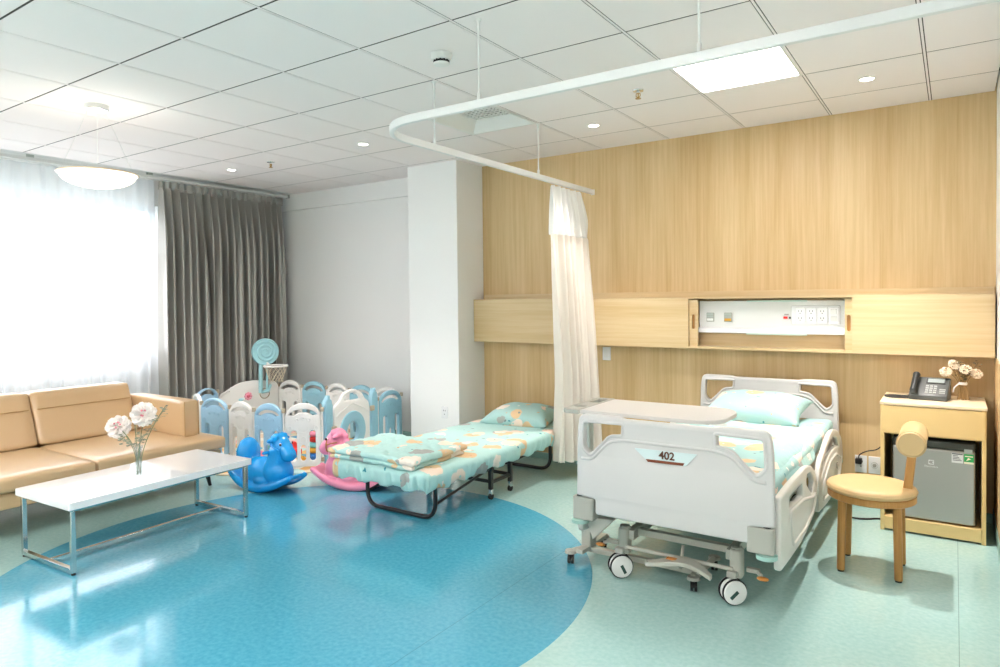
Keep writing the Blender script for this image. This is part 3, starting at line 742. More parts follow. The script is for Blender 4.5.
# ---------------------------------------------------------------- folding cot
cot = thing('folding_cot', 'low black steel folding cot made up in turquoise printed sheets', 'bed', (-3.1, 4.1, 0))
CX0, CX1, CY0, CY1, CT = -3.55, -2.69, 3.14, 5.14, .410
def pucker(p, d_, h):
    if abs(d_.z) < .95:
        s = (p.x if abs(d_.y) > abs(d_.x) else p.y)
        k = max(0, min(1, (.05-p.z)/.09)); a = .014*sin(s*88+.8*sin(s*9))+.008*sin(s*141+1)
        p = p+Vector((d_.x, d_.y, 0))*a*k-Vector((d_.x, d_.y, 0))*.015*k*k; p.z -= .012*k*k*(1+sin(s*31))
    p.z += .003*sin(p.x*21)*sin(p.y*17)
    return p
rbox(CX0, CX1, CY0, CY1, .285, CT, .045, 84, fn=pucker).build('mattress', m_fab2, cot, smooth=180)
MB().tube([(CX0+.05, CY0+.06, .30), (CX1-.05, CY0+.06, .30), (CX1-.05, CY1-.06, .30), (CX0+.05, CY1-.06, .30)], .014, 10, closed=True).build('bed_frame', m_blksteel, cot)
for yy, xa, xb in ((3.44, -3.50, -2.87), (4.98, -3.50, -2.87)):
    MB().tube(path_round([(xa, yy, .30), (xa, yy, .016), (xb, yy, .016), (xb, yy, .30)], .11, 8), .015, 12).build('leg_hoop', m_blksteel, cot)
for xx in (-2.84, -3.44):
    MB().box(xx-.015, xx+.015, 4.03, 4.06, .075, .30).box(xx-.015, xx+.015, 4.29, 4.32, .075, .30).box(xx-.012, xx+.012, 4.06, 4.29, .115, .14).build('middle_leg', m_blksteel, cot, bevel=.003)
    MB().tube([(-2.87 if xx > -3 else -3.50, 3.45, .115), (xx, 4.04, .235)], .010, 8).tube([(xx, 4.30, .22), (xx, 4.96, .26)], .010, 8).build('side_brace', m_blksteel, cot)
    for yy in (4.045, 4.305):
        cs = MB().box(xx-.013, xx+.013, yy-.012, yy+.02, .035, .078).build('caster', m_chrome, cot, bevel=.003)
        MB().cyl((xx-.010, yy, .024), (xx+.010, yy, .024), .024, 18).build('wheel', m_black, cs)
    MB().cyl((xx-.03 if xx > -3 else xx-.01, 4.045, .225), (xx+.02, 4.045, .225), .018, 12).build('hinge_knob', m_black, cot)
    MB().cyl((xx-.03, 4.305, .235), (xx+.02, 4.305, .235), .018, 12).build('hinge_knob', m_black, cot)
MB().box(-3.44, -2.84, 4.04, 4.05, .12, .145).box(-3.44, -2.84, 4.30, 4.31, .12, .145).box(-3.44, -2.84, 4.035, 4.05, .21, .23).build('cross_bar', m_blksteel, cot)
pm = Matrix.Rotation(math.radians(6), 3, 'Z') @ Matrix.Rotation(math.radians(8), 3, 'X')
tag(pillow(-3.11, 4.93, CT+.045, .315, .225, .10, pm, 3).build('pillow', m_fab3, smooth=180), 'turquoise printed pillow at the head of the low folding cot', 'pillow')
def quiltf(p, d_, h):
    p.z += .009*((abs(sin((p.x+p.y)*30))*abs(sin((p.x-p.y)*30)))**.5-.5)*(1 if p.z > 0 else .3)+.003*sin(p.x*11+p.y*17)
    p.x += .006*sin(p.y*23); p.y += .006*sin(p.x*19)
    return p
qm = rbox(-3.55, -2.80, 3.13, 3.68, CT+.002, CT+.034, .016, 70, fn=quiltf)
rbox(-3.56, -2.78, 3.12, 3.69, CT+.034, CT+.075, .020, 70, fn=quiltf, mb=qm)
tag(qm.build('folded_quilt', m_quilt, smooth=180), 'turquoise quilt folded flat across the foot of the low cot', 'quilt')

# ---------------------------------------------------------------- hospital bed
bed = thing('hospital_bed', 'white hospital bed numbered 402 with plastic end boards and drop rails', 'hospital bed', (-1.15, 4.1, 0))
BC = -1.1525
FBY = 3.112
def board(y, zb, parent, name, dx=0):
    o_ = [(-1.640, .46), (-1.535, .45), (-1.535, zb), (-.77, zb), (-.77, .45), (-.665, .46), (-.672, .80), (-.685, .885), (-.90, .884), (-.93, .876), (-1.375, .876), (-1.405, .884), (-1.62, .885), (-1.633, .80)]
    o_ = [(a+dx, b) for a, b in o_]
    outer = rnd(o_, [.01, .01, .02, .02, .01, .01, .1, .05, .02, .02, .02, .02, .05, .1])
    hl = [(-1.590, .842), (-1.597, .715), (-1.555, .682), (-1.49, .745), (-1.455, .783), (-1.392, .790), (-1.388, .846)]
    hr = [(2*BC-a+dx, b) for a, b in hl]; hl = [(a+dx, b) for a, b in hl]
    holes = [rnd(hl, [.02, .03, .02, .04, .03, .012, .012]), rnd(hr, [.02, .03, .02, .04, .03, .012, .012])]
    me = panel(outer, holes, .042, .010)
    b = MB().mesh(me, lambda c: (c.x, y-c.z, c.y)).build(name, m_bedpl, parent, smooth=50)
    rim = MB()
    for h in holes: rim.tube([(a, y-.017, z) for a, z in [(BCx+(a_-BCx)*1.09, .765+(z_-.765)*1.10) for BCx in [sum(q[0] for q in h)/len(h)] for a_, z_ in h]], .009, 8, closed=True)
    rg = path_round([(-1.61, y-.018, .655), (-1.55, y-.018, .655), (-1.455, y-.018, .757), (-1.38, y-.018, .772), (-.925, y-.018, .772), (-.85, y-.018, .757), (-.755, y-.018, .655), (-.70, y-.018, .655)], .05)
    rim.tube([q+Vector((dx, 0, 0)) for q in rg], .009, 8)
    rim.build('moulded_ridge', m_bedpl, b, smooth=180)
    return b
fb = board(FBY, .372, bed, 'footboard', .014)
hb = board(5.20, .40, bed, 'headboard')
# number plate on the footboard
npl = MB().prism(rnd([(-1.302, .742), (-.990, .747), (-1.045, .686), (-1.230, .682)], .006), lambda a, b, d: (a, d, b), FBY-.0265, FBY-.0205).build('number_plate', mat('plate_blue_white', '#cfdede', .25), fb, smooth=0)
MB().prism([(-1.243, .696), (-1.05, .699), (-1.058, .686), (-1.232, .683)], lambda a, b, d: (a, d, b), FBY-.028, FBY-.0265).build('brown_stripe', mat('plate_brown', '#7a3b20', .4), npl, smooth=0)
MB().mesh(text_mesh('402', .052, bold=.0012), lambda c: (c.x-1.137, FBY-.0275-c.z, c.y+.722)).build('lettering', mat('plate_text', '#5b3420', .4), npl, smooth=0)
# corner bumpers and their blue-green rollers
for y, s in ((FBY, -1), (5.20, 1)):
    for x, sx in ((-1.588, -1), (-.717, 1)):
        cb = MB().prism(rnd([(x-sx*.055, y-.024), (x+sx*.062, y-.024), (x+sx*.062, y+.03), (x+sx*.02, y+.10), (x-sx*.055, y+.10)] if s < 0 else [(x-sx*.055, y+.024), (x+sx*.062, y+.024), (x+sx*.062, y-.03), (x+sx*.02, y-.10), (x-sx*.055, y-.10)], .015), lambda a, b, d: (a, b, d), .335, .452).build('corner_bumper', m_bedgrey, bed, bevel=.005)
        MB().lathe([(.018, 0), (.046, .003), (.046, .02), (.018, .022)], (x+sx*.028, y-.0, .312), 24).build('bumper_roller', mat('roller_green', '#9fc5bb', .4), cb)
        MB().lathe([(.016, 0), (.015, .003), (.006, .0)], (x+sx*.03, y, .4521), 20).build('socket_cap', m_black, cb)
# deck and mattress
MB().box(-1.60, -.70, 3.13, 5.17, .43, .50).build('deck_frame', m_bedmetal, bed, bevel=.006)
def msoft(p, d_, h): p.z += .004*sin(p.x*14+1)*sin(p.y*9); return p
rbox(-1.60, -.69, 3.14, 5.15, .502, .625, .04, 24, fn=msoft).build('mattress', m_fab1, bed, smooth=180)
# lifting frame, cross tubes
fr = MB()
for x in (-1.42, -.90):
    fr.box(x-.022, x+.022, 3.30, 5.0, .20, .25)
fr.box(-1.42, -.90, 3.36, 3.40, .21, .245).box(-1.42, -.90, 4.9, 4.94, .2, .245).box(-1.42, -.90, 4.0, 4.04, .2, .245)
fr.cyl((-1.44, 3.285, .165), (-.88, 3.285, .165), .010)
fr.build('base_frame', m_bedmetal, bed, bevel=.004)
MB().cyl((-1.40, 3.62, .335), (-.90, 3.62, .335), .020).box(-1.36, -1.31, 3.56, 3.70, .30, .43).box(-1.0, -.95, 3.56, 3.70, .30, .43).cyl((-1.40, 4.7, .335), (-.90, 4.7, .335), .020).build('torsion_tube', m_bedmetal, bed, smooth=40)
for x in (-1.33, -.97):
    MB().tube([(x, 3.62, .36), (x, 4.05, .24)], .016, 8).tube([(x, 4.7, .36), (x, 4.3, .24)], .016, 8).build('lift_arm', m_bedmetal, bed)
MB().cyl((-1.15, 3.7, .30), (-1.15, 4.4, .33), .032, 16).cyl((-1.15, 3.42, .29), (-1.15, 3.7, .30), .016).build('actuator', m_bedgrey, bed)
for x in (-1.455, -.872):
    for y in (3.315, 4.93):
        p = MB().box(x-.03, x+.03, y-.03, y+.03, .12, .262).build('caster_post', m_bedmetal, bed, bevel=.012)
        MB().lathe([(.026, .262), (.026, .268), (.012, .272), (.001, .272)], (x, y, 0), 20).build('post_cap', m_bedgrey, p)
        if y < 4:
            an = .72
            ax = Vector((sin(an), -cos(an), 0)); side = Vector((cos(an), sin(an), 0)); cpt = Vector((x-.012, y-.035, .0635))
        else:
            an = .6; ax = Vector((sin(an), -cos(an), 0)); side = Vector((cos(an), sin(an), 0)); cpt = Vector((x, y, .0635))
        wh = MB().cyl(cpt-ax*.030, cpt+ax*.030, .0565, 32).build('wheel', m_white, bed)
        MB().cyl(cpt-ax*.022, cpt-ax*.013, .0625, 32).cyl(cpt+ax*.019, cpt+ax*.026, .0625, 32).build('tyre', m_black, wh)
        q = Vector((0, 0, 1)).rotation_difference(ax).to_matrix().to_4x4()
        for sg in (1, -1):
            MB().lathe([(.057, .0), (.055, .006), (.045, .008), (.001, .009)], cpt+ax*(.030*sg), 32, q if sg > 0 else q @ Matrix.Rotation(pi, 4, 'X')).build('hub_cover', m_white, wh)
        Mh = Matrix.Translation(cpt+ax*.040) @ q @ Matrix.Rotation(2.75 if x < -1 else 1.45, 4, 'Z')
        MB().box(-.036, .012, -.008, .008, -.002, .0015, Mh).build('hub_slot', mat('hub_slot_green', '#27443d', .4), wh)
        MB().box(-.024, .024, -.024, .024, -.01, .02, Matrix.Translation(cpt+Vector((0, 0, .075)))).build('fork', m_bedgrey, wh, bevel=.006)
# brake pedal bar at the foot and the crank pedals
pd = []
for k in range(21):
    s = k/20; pd.append((-1.30+.33*s, 3.225, .135+.055*sin(pi*s*1.0)*(1-.3*s)-.012*sin(2*pi*s*1.0)))
pb = MB(); V = []; F = []
for i, (x, y, z) in enumerate(pd):
    wd = .016+.030*sin(pi*i/20)
    V += [(x, y-wd, z), (x, y+wd, z), (x, y+wd, z-.022), (x, y-wd, z-.022)]
for i in range(20):
    for k in range(4): F.append((i*4+k, i*4+(k+1) % 4, i*4+4+(k+1) % 4, i*4+4+k))
F += [(3, 2, 1, 0), (80, 81, 82, 83)]
pb._add(V, F); pbo = pb.build('brake_pedal', m_bedmetal, bed, bevel=.003)
MB().box(-1.19, -1.09, 3.205, 3.235, .176, .181).build('pedal_label', m_orange, pbo, bevel=.002)
MB().cyl((-1.14, 3.28, .11), (-1.14, 3.32, .22), .008).cyl((-1.05, 3.28, .11), (-1.05, 3.285, .165), .007).build('pedal_link', m_bedmetal, bed)
for x, sx in ((-1.50, -1), (-.83, 1)):
    p = MB().box(min(x, x+sx*.06), max(x, x+sx*.06), 3.32, 3.345, .150, .172).tube([(x+sx*.05, 3.33, .16), (x+sx*.075, 3.30, .155)], .010).build('side_pedal', m_bedmetal, bed, bevel=.004)
    MB().ball((x+sx*.085, 3.285, .148), .024, 2, (1.2, .8, .4)).build('pedal_pad', m_orange, p)
# side rails
def rail(poly, holes, x, name, flip=1, ridge=None):
    me = panel(poly, holes, .03, .009)
    r = MB().mesh(me, lambda c: (x+flip*c.z, c.x, c.y)).build(name, m_bedpl2, bed, smooth=50)
    if ridge: MB().tube([(x+flip*.014, a, b) for a, b in ridge], .010, 8, closed=True).build('moulded_rim', m_bedpl2, r, smooth=180)
    return r
foot_poly = rnd([(3.13, .255), (3.30, .245), (3.62, .235), (3.80, .25), (4.02, .285), (4.11, .36), (4.09, .47), (3.94, .565), (3.76, .592), (3.42, .597), (3.14, .588)], [.03, .03, .05, .05, .05, .06, .08, .1, .05, .05, .02])
foot_holes = [rnd([(3.33, .49), (3.33, .54), (3.66, .53), (3.66, .465)], .015), rnd([(3.77, .50), (3.77, .545), (3.90, .535), (4.00, .46), (3.93, .405)], .02)]
head_poly = rnd([(4.15, .245), (4.40, .222), (4.70, .212), (4.92, .22), (5.06, .28), (5.15, .38), (5.10, .50), (4.90, .60), (4.62, .638), (4.40, .58), (4.20, .52), (4.13, .40)], [.03, .04, .05, .05, .05, .08, .08, .1, .1, .08, .08, .08])
head_holes = [rnd([(4.24, .42), (4.30, .50), (4.50, .56), (4.68, .585), (4.86, .55), (4.95, .48), (4.80, .50), (4.55, .50), (4.38, .46)], .03)]
for x, fl in ((-.650, 1), (-1.628, -1)):
    rail(foot_poly, foot_holes, x, 'side_rail', fl, rnd([(3.40, .29), (3.70, .28), (3.95, .31), (4.04, .39), (3.95, .385), (3.66, .445), (3.34, .465)], .04))
    rl_ = rail(head_poly, head_holes, x, 'side_rail', fl, rnd([(4.28, .28), (4.70, .25), (4.95, .30), (5.02, .40), (4.80, .455), (4.55, .455), (4.30, .38)], .05))
    MB().lathe([(.022, 0), (.020, .006), (.001, .006)], (x+fl*.015, 4.85, .37), 18, Matrix.Rotation(fl*pi/2, 4, 'Y')).build('control_dial', m_bedgrey, rl_)
    MB().box(min(x, x-fl*.05), max(x, x-fl*.05), 3.5, 3.56, .38, .46).box(min(x, x-fl*.05), max(x, x-fl*.05), 4.55, 4.61, .38, .46).build('rail_bracket', m_bedmetal, bed)
# drive handle bracket below the deck
MB().prism([(-1.60, .335), (-1.44, .345), (-1.56, .22)], lambda a, b, d: (a, d, b), 3.14, 3.19).build('corner_gusset', m_bedmetal, bed, bevel=.004)
# blanket and pillow on the bed
def blf(p, d_, h):
    k = max(0, (abs(p.x)-h.x+.09)/.09); p.z -= .11*k*k*(1 if p.x > 0 else 1)
    p.z += .004*sin(p.y*16+p.x*7)+.003*sin(p.x*23)
    return p
tag(rbox(-1.63, -.672, 3.16, 4.30, .630, .655, .012, 34, fn=blf).build('blanket', m_quilt2, smooth=180), 'turquoise printed blanket spread over the foot half of the hospital bed', 'blanket')
pm = Matrix.Rotation(math.radians(-3), 3, 'Z') @ Matrix.Rotation(math.radians(14), 3, 'X')
tag(pillow(-1.155, 4.90, .685, .335, .22, .105, pm, 8).build('pillow', m_fab3, smooth=180), 'turquoise printed pillow at the head of the hospital bed', 'pillow')

# ---------------------------------------------------------------- overbed table
ot = thing('overbed_table', 'wheeled overbed table with a white top reaching across the bed foot', 'table', (-1.72, 3.45, 0))
top = rnd([(-1.64, 3.165), (-.99, 3.165), (-.91, 3.25), (-.91, 3.50), (-.98, 3.60), (-1.64, 3.60)], [.004, .10, .06, .06, .10, .004], 8)
MB().prism(top, lambda a, b, d: (a, b, d), .872, .892).build('table_top', mat('overbed_laminate', '#cfcdc9', .4), ot, bevel=.003)
tray = rnd([(-1.745, 3.15), (-1.64, 3.15), (-1.64, 3.61), (-1.745, 3.61)], [.05, .004, .004, .05], 8)
tq = MB().mesh(panel(tray, [circ(-1.69, 3.27, .034, 20), rnd([(-1.72, 3.42), (-1.66, 3.42), (-1.66, 3.56), (-1.72, 3.56)], .02)], .024, .005), lambda c: (c.x, c.y, c.z+.882)).build('end_tray', m_bedgrey, ot, smooth=50)
MB().box(-1.70, -1.00, 3.30, 3.42, .848, .871).build('top_rail', m_bedmetal, ot, bevel=.004)
MB().box(-1.742, -1.70, 3.39, 3.45, .06, .85).build('column', mat('column_steel', '#c4c9c2', .3), ot, bevel=.006)
MB().box(-1.750, -1.692, 3.38, 3.46, .06, .50).build('column_sleeve', m_bedmetal, ot, bevel=.006)
bs = MB().box(-1.745, -1.70, 3.30, 3.62, .062, .085).box(-1.72, -1.07, 3.385, 3.42, .05, .078)
bs.tube([(-1.72, 3.41, .07), (-1.77, 3.30, .068)], .016).tube([(-1.10, 3.35, .066), (-1.085, 3.31, .066)], .016).tube([(-1.08, 3.35, .066), (-1.075, 3.62, .066)], .016)
bs.build('base', m_bedmetal, ot, bevel=.003)
for x, y in ((-1.775, 3.30), (-1.725, 3.62), (-1.085, 3.315), (-1.075, 3.635)):
    c_ = MB().lathe([(.001, .078), (.03, .074), (.034, .06), (.02, .055), (.001, .055)], (x, y, 0), 18).build('caster', m_bedgrey, ot)
    MB().cyl((x-.016, y-.004, .024), (x-.004, y, .024), .024, 18).cyl((x+.004, y, .024), (x+.016, y+.004, .024), .024, 18).cyl((x-.014, y, .026), (x+.014, y, .026), .010).cyl((x, y, .026), (x, y, .06), .009).build('wheel', m_black, c_)

# ---------------------------------------------------------------- cabinet with fridge, phone and dried flowers
KX0, KX1, KY0 = -.385, .158, 4.83
cb = thing('fridge_cabinet', 'light wood cabinet with an open bay holding a mini fridge', 'cabinet', (-.115, 5.08, 0))
MB().box(KX0-.004, KX1+.004, KY0-.006, YB-.028, .795, .812).build('top_board', m_cabtop, cb, bevel=.002)
MB().box(KX0, KX0+.022, KY0+.003, YB-.03, .0, .795).box(KX1-.022, KX1, KY0+.003, YB-.03, .0, .795).box(KX0, KX1, YB-.045, YB-.03, .0, .795).box(KX0+.02, KX1-.02, KY0+.02, YB-.04, .07, .09).box(KX0+.02, KX1-.02, KY0+.02, YB-.04, .61, .625).build('carcass', m_cab, cb, bevel=.0015, bseg=1)
MB().box(KX0+.006, KX1-.006, KY0-.004, KY0+.016, .620, .790).build('drawer', m_cab, cb, bevel=.002)
MB().box(KX0+.022, KX1-.022, KY0+.003, KY0+.02, .012, .09).build('plinth', m_cab, cb, bevel=.002)
fg = thing('mini_fridge', 'grey steel mini fridge with stickers inside the cabinet bay', 'fridge', (-.105, 5.0, .0905))
MB().box(-.325, .112, 4.90, 5.27, .0905, .575).build('body', m_black, fg, bevel=.006)
fd = MB().box(-.318, .105, 4.845, 4.895, .10, .540).build('door', mat('fridge_steel', '#aaaaa6', .32, metal=.6), fg, bevel=.008)
MB().box(-.318, .105, 4.848, 4.898, .543, .590).build('top_trim', mat('fridge_trim', '#3c403b', .35), fg, bevel=.008)
MB().box(.05, .09, 4.842, 4.848, .535, .556).build('hinge_cover', m_brushed, fd)
MB().box(-.012, .045, 4.842, 4.845, .470, .528).build('rating_sticker', m_gloss, fd, smooth=0)
k_ = MB()
for i in range(4): k_.box(-.006, .038-.006*i, 4.8412, 4.842, .484+.009*i, .488+.009*i)
k_.box(-.010, .043, 4.8412, 4.842, .520, .527).build('sticker_print', mat('sticker_grey', '#6c7176', .5), fd, smooth=0)
MB().box(.050, .098, 4.842, 4.845, .470, .528).build('energy_sticker', mat('energy_green', '#2fae5f', .4), fd, smooth=0)
MB().box(.050, .098, 4.8412, 4.842, .470, .482).box(.054, .094, 4.8412, 4.842, .512, .518).prism([(.06, .488), (.085, .50), (.07, .508)], lambda a, b, d: (a, d, b), 4.8412, 4.842).build('energy_sticker_print', mat('energy_white', '#f2ecd6', .4), fd, smooth=0)
MB().mesh(text_mesh('Electrolux', .017, .0004), lambda c: (c.x-.115, 4.8438-c.z, c.y+.432)).build('brand_lettering', m_gloss, fd, smooth=0)
lgm = MB().mesh(panel(rnd([(-.014, -.014), (.014, -.014), (.014, .014), (-.014, .014)], .003), [circ(-.002, 0, .010, 16, a0=.5, a1=2*pi-.5), [(.002, -.010), (.011, -.010), (.011, -.002)], [(.002, .010), (.011, .002), (.011, .010)]], .001, .0001), lambda c: (c.x-.115, 4.8438-c.z, c.y+.458))
lgm.build('emblem', m_gloss, fd, smooth=0)
# desk phone
ph = thing('desk_phone', 'dark grey desk phone with handset on the cabinet top', 'telephone', (-.13, 5.08, .8125), math.radians(-8))
Mp = Matrix.Rotation(math.radians(38), 4, 'X')
m_ph = mat('phone_grey', '#4b4f4e', .4); m_phd = mat('phone_dark', '#2a2d2e', .4)
body = MB().prism([(-.07, 0), (.075, 0), (.075, .13), (.05, .135), (-.07, .03)], lambda a, b, d: (d, a, b), -.105, .105).build('base', m_ph, ph, world=False, bevel=.006)
def onface(u, v, h=.001):   # u across, v up the slope
    p0, p1 = Vector((0, -.07, .03)), Vector((0, .05, .135)); dd = (p1-p0).normalized(); nn = Vector((0, -dd.z, dd.y))
    return p0+dd*v+nn*h+Vector((u, 0, 0)), dd, nn
def facebox(m, u0, u1, v0, v1, h0, h1):
    V = []
    for h in (h0, h1):
        for u, v in ((u0, v0), (u1, v0), (u1, v1), (u0, v1)): V.append(onface(u, v, h)[0])
    m._add(V, [(3, 2, 1, 0), (4, 5, 6, 7), (0, 1, 5, 4), (1, 2, 6, 5), (2, 3, 7, 6), (3, 0, 4, 7)]); return m
facebox(MB(), -.02, .085, .105, .15, 0, .004).build('screen_bezel', m_phd, ph, world=False)
facebox(MB(), -.012, .077, .112, .143, .004, .0048).build('screen', mat('phone_screen', '#8f9a98', .2), ph, world=False)
kk = MB()
for r in range(4):
    for c in range(3): facebox(kk, -.018+.022*c, -.002+.022*c, .02+.018*r, .033+.018*r, 0, .004)
for c in range(3): facebox(kk, .058, .09, .022+.015*c, .031+.015*c, 0, .003)
kk.build('keypad', mat('phone_keys', '#8b908d', .4), ph, world=False)
hs = MB()
hp = [onface(-.075, v, h)[0] for v, h in ((.0, .02), (.012, .034), (.05, .042), (.10, .042), (.145, .034), (.158, .02))]
hs.tube(hp, [.019, .022, .015, .015, .022, .019], 12); hs.build('handset', m_phd, ph, world=False)
cord = [Vector((-.10+.0, -.06, .012))]
cc = bez((-.10, -.05, .008), (-.20, -.12, .008), (-.24, -.05, .008), 10)+bez((-.24, -.05, .008), (-.25, .0, .008), (-.17, -.0, .008), 8)[1:]+bez((-.17, 0, .008), (-.12, -.01, .008), (-.105, -.055, .02), 6)[1:]
MB().tube(cc, .0065, 8).build('cord', m_phd, ph, world=False)
# dried bouquet
bq = thing('dried_bouquet', 'dried cream flower bouquet tied with white ribbon, standing on the cabinet', 'bouquet', (.045, 5.16, .8125))
m_dry = mat('dried_stem', '#a98b5d', .7); m_dryf = mat('dried_petal', '#efe0c8', .7); m_dark = mat('dried_leaf', '#6b6148', .7)
s_ = MB(); rr = random.Random(4)
tips = [(-.045, 5.12, .99), (.0, 5.14, 1.035), (.06, 5.11, 1.01), (.115, 5.12, .985), (.09, 5.13, 1.04), (.03, 5.14, 1.05), (.125, 5.13, 1.045), (-.03, 5.14, 1.03)]
for t_ in tips:
    b0 = (.045+rr.uniform(-.03, .03), 5.16+rr.uniform(-.02, .02), .822)
    s_.tube(bez(b0, (.045, 5.16, .95), t_, 8), .0022, 5)
for k in range(34):
    a = rr.uniform(0, 6.28); q_ = rr.uniform(.4, 1); s_.tube([(.045+.042*q_*cos(a), 5.16+.042*q_*sin(a), .8135), (.045+.014*q_*cos(a+.7), 5.16+.014*q_*sin(a+.7), .915), (.045+.035*q_*cos(a+1.2), 5.16+.035*q_*sin(a+1.2), .99)], .0026, 5)
s_.build('stems', m_dry, bq)
for i, t_ in enumerate(tips[:4]):
    peony(*t_, .037, bq, 20+i, m_dryf, m_dry, tilt=(rr.uniform(-.5, .5), -.7, .7))
sprig(bq, bez((.045, 5.16, .92), (.09, 5.17, 1.0), (.125, 5.12, 1.055), 6), 22, 11, m_dark, .010, 'dried_sprig', .022)
sprig(bq, bez((.045, 5.16, .92), (.02, 5.17, 1.0), (.02, 5.13, 1.05), 6), 34, 12, m_dark, .010, 'dried_sprig', .03)
sprig(bq, bez((.045, 5.16, .92), (.06, 5.13, .97), (.06, 5.10, 1.0), 6), 40, 13, m_dark, .011, 'dried_sprig', .03)
MB().lathe([(.024, -.009), (.027, 0), (.024, .009)], (.045, 5.16, .915), 18, cap=False).tube([(.025, 5.135, .915), (.0, 5.12, .89), (-.005, 5.12, .86)], .004, 6).build('ribbon', m_gloss, bq)

# ---------------------------------------------------------------- round chair
ch = thing('round_chair', 'round wooden chair with tan padded seat and rolled cushion back', 'chair', (-.37, 4.12, 0))
CHX, CHY = -.372, 4.115
MB().lathe([(.001, .385), (.205, .385), (.212, .39), (.212, .418), (.206, .424), (.001, .424)], (CHX, CHY, 0), 48).build('seat_rim', m_woodp, ch, smooth=30)
MB().lathe([(.001, .424), (.208, .424), (.215, .430), (.217, .442), (.212, .456), (.195, .465), (.10, .468), (.001, .469)], (CHX, CHY, 0), 48).lathe([(.2175, .4405), (.2195, .443), (.2175, .4455)], (CHX, CHY, 0), 48, cap=False).build('seat_pad', m_seat, ch, smooth=50)
for x, y in ((-.503, 3.985), (-.235, 3.985), (-.503, 4.25), (-.235, 4.25)):
    l_ = MB().cyl((x, y, .010), (x+(CHX-x)*.05, y+(CHY-y)*.05, .388), .0195, 18, .0215).build('leg', m_woodp, ch)
    MB().cyl((x, y, 0), (x, y, .010), .016, 14).build('foot_cap', m_black, l_)
MB().box(-.228, -.186, CHY-.03, CHY+.03, .40, .68, Matrix.Translation((-.2, 0, .4)) @ Matrix.Rotation(.10, 4, 'Y') @ Matrix.Translation((.2, 0, -.4))).build('back_post', m_woodp, ch, bevel=.008)
MB().tube([(-.180, CHY-.155, .722), (-.180, CHY-.145, .722), (-.180, CHY+.195, .722), (-.180, CHY+.205, .722)], [.058, .0655, .0655, .058], 36).tube([(-.180+.0655*cos(a), CHY-.145, .722+.0655*sin(a)) for a in [k*2*pi/36 for k in range(36)]], .0025, 6, closed=True).build('back_roll', m_seat, ch, smooth=40)

# ---------------------------------------------------------------- play yard
PH = .58
yard = thing('play_yard', 'blue and white plastic play yard fence in the corner by the grey curtain', 'play yard', (-5.5, 4.4, 0))
m_con = mat('connector_beige', '#b9ab94', .5)
def yard_map(a, b):
    a, b = Vector((a[0], a[1], 0)), Vector((b[0], b[1], 0)); d_ = (b-a).normalized(); n_ = Vector((d_.y, -d_.x, 0))
    return lambda u, v, h: a+d_*u+n_*h+Vector((0, 0, v)), (b-a).length
def slot(cx, v0, v1, w_): return circ(cx, v1-w_/2, w_/2, 8, a0=0, a1=pi)+circ(cx, v0+w_/2, w_/2, 8, a0=pi, a1=2*pi)
def crescent(cx, cy_, r0, r1, a0, a1, n=12):
    o_ = [(cx+r1*cos(a0+(a1-a0)*k/n), cy_+r1*.55*sin(a0+(a1-a0)*k/n)) for k in range(n+1)]
    i_ = [(cx+r0*cos(a1+(a0-a1)*k/n), cy_+r0*.50*sin(a1+(a0-a1)*k/n)) for k in range(n+1)]
    return o_+i_
def fence_panel(a, b, m):
    f, W = yard_map(a, b); g = .012; w_ = W-2*g; c = W/2; r = w_/2
    arch = [(c+r*cos(t), .455+.125*sin(t)) for t in [k*pi/16 for k in range(17)]]
    outer = [(g, .0), (g+.04, .0), (g+.05, .02), (W-g-.05, .02), (W-g-.04, .0), (W-g, .0)]+arch
    k_ = W/.36
    holes = [crescent(c, .455, r*.56, r*.86, .3, pi-.3), slot(c-.088*k_, .07, .34, .058*k_), slot(c+.088*k_, .07, .34, .058*k_), slot(c, .07, .21, .05*k_)]
    mb = MB().mesh(panel(outer, holes, .034, .008), lambda q: f(q.x, q.y, q.z))
    def ring(u, v, r0):
        for s in (1, -1): mb.tube([f(u+r0*cos(t), v+r0*sin(t), s*.016) for t in [k*2*pi/14 for k in range(14)]], .006, 5, closed=True)
    for du, dv in ((-.055, .435), (0, .445), (.055, .435)): ring(c+du*k_, dv, .011)
    for du in (-.125, .125): ring(c+du*k_, .36, .020*k_)
    mb.tube([f(c+.055*k_*cos(t), .36+.04*sin(t), .016) for t in [pi+k*pi/8 for k in range(9)]], .004, 5)
    mb.tube([f(c+.03*k_*cos(t), .255+.03*sin(t), .016) for t in [k*2*pi/12 for k in range(12)]], .004, 5, closed=True)
    return mb.build('fence_panel', m, yard, smooth=50)
def joint(p):
    for z0 in (.06, .50):
        MB().cyl((p[0], p[1], z0), (p[0], p[1], z0+.035), .017, 12).build('hinge_clip', m_con, yard)
    MB().cyl((p[0], p[1], .0), (p[0], p[1], .06), .013, 12).cyl((p[0], p[1], .06), (p[0], p[1], .5), .009, 8).build('hinge_pin', m_pw, yard)
front = [(-6.56, 4.25), (-6.32, 3.83), (-5.93, 3.67), (-5.47, 3.66), (-5.14, 3.68), (-4.85, 3.77), (-4.62, 4.0)]
cols = [m_pb, m_pw, m_pb, m_pw, m_pb, m_pw]
for i in range(6): fence_panel(front[i], front[i+1], cols[i]); joint(front[i])
joint(front[-1])
back = [(-4.64, 4.71), (-4.66, 5.07), (-5.03, 5.06), (-5.38, 5.04), (-5.74, 5.04), (-6.10, 5.0), (-6.42, 4.93)]
cols = [m_pt, m_pw, m_pt, m_pw, m_pt, m_pw]
for i in range(6): fence_panel(back[i], back[i+1], cols[i]); joint(back[i])
joint(back[-1])
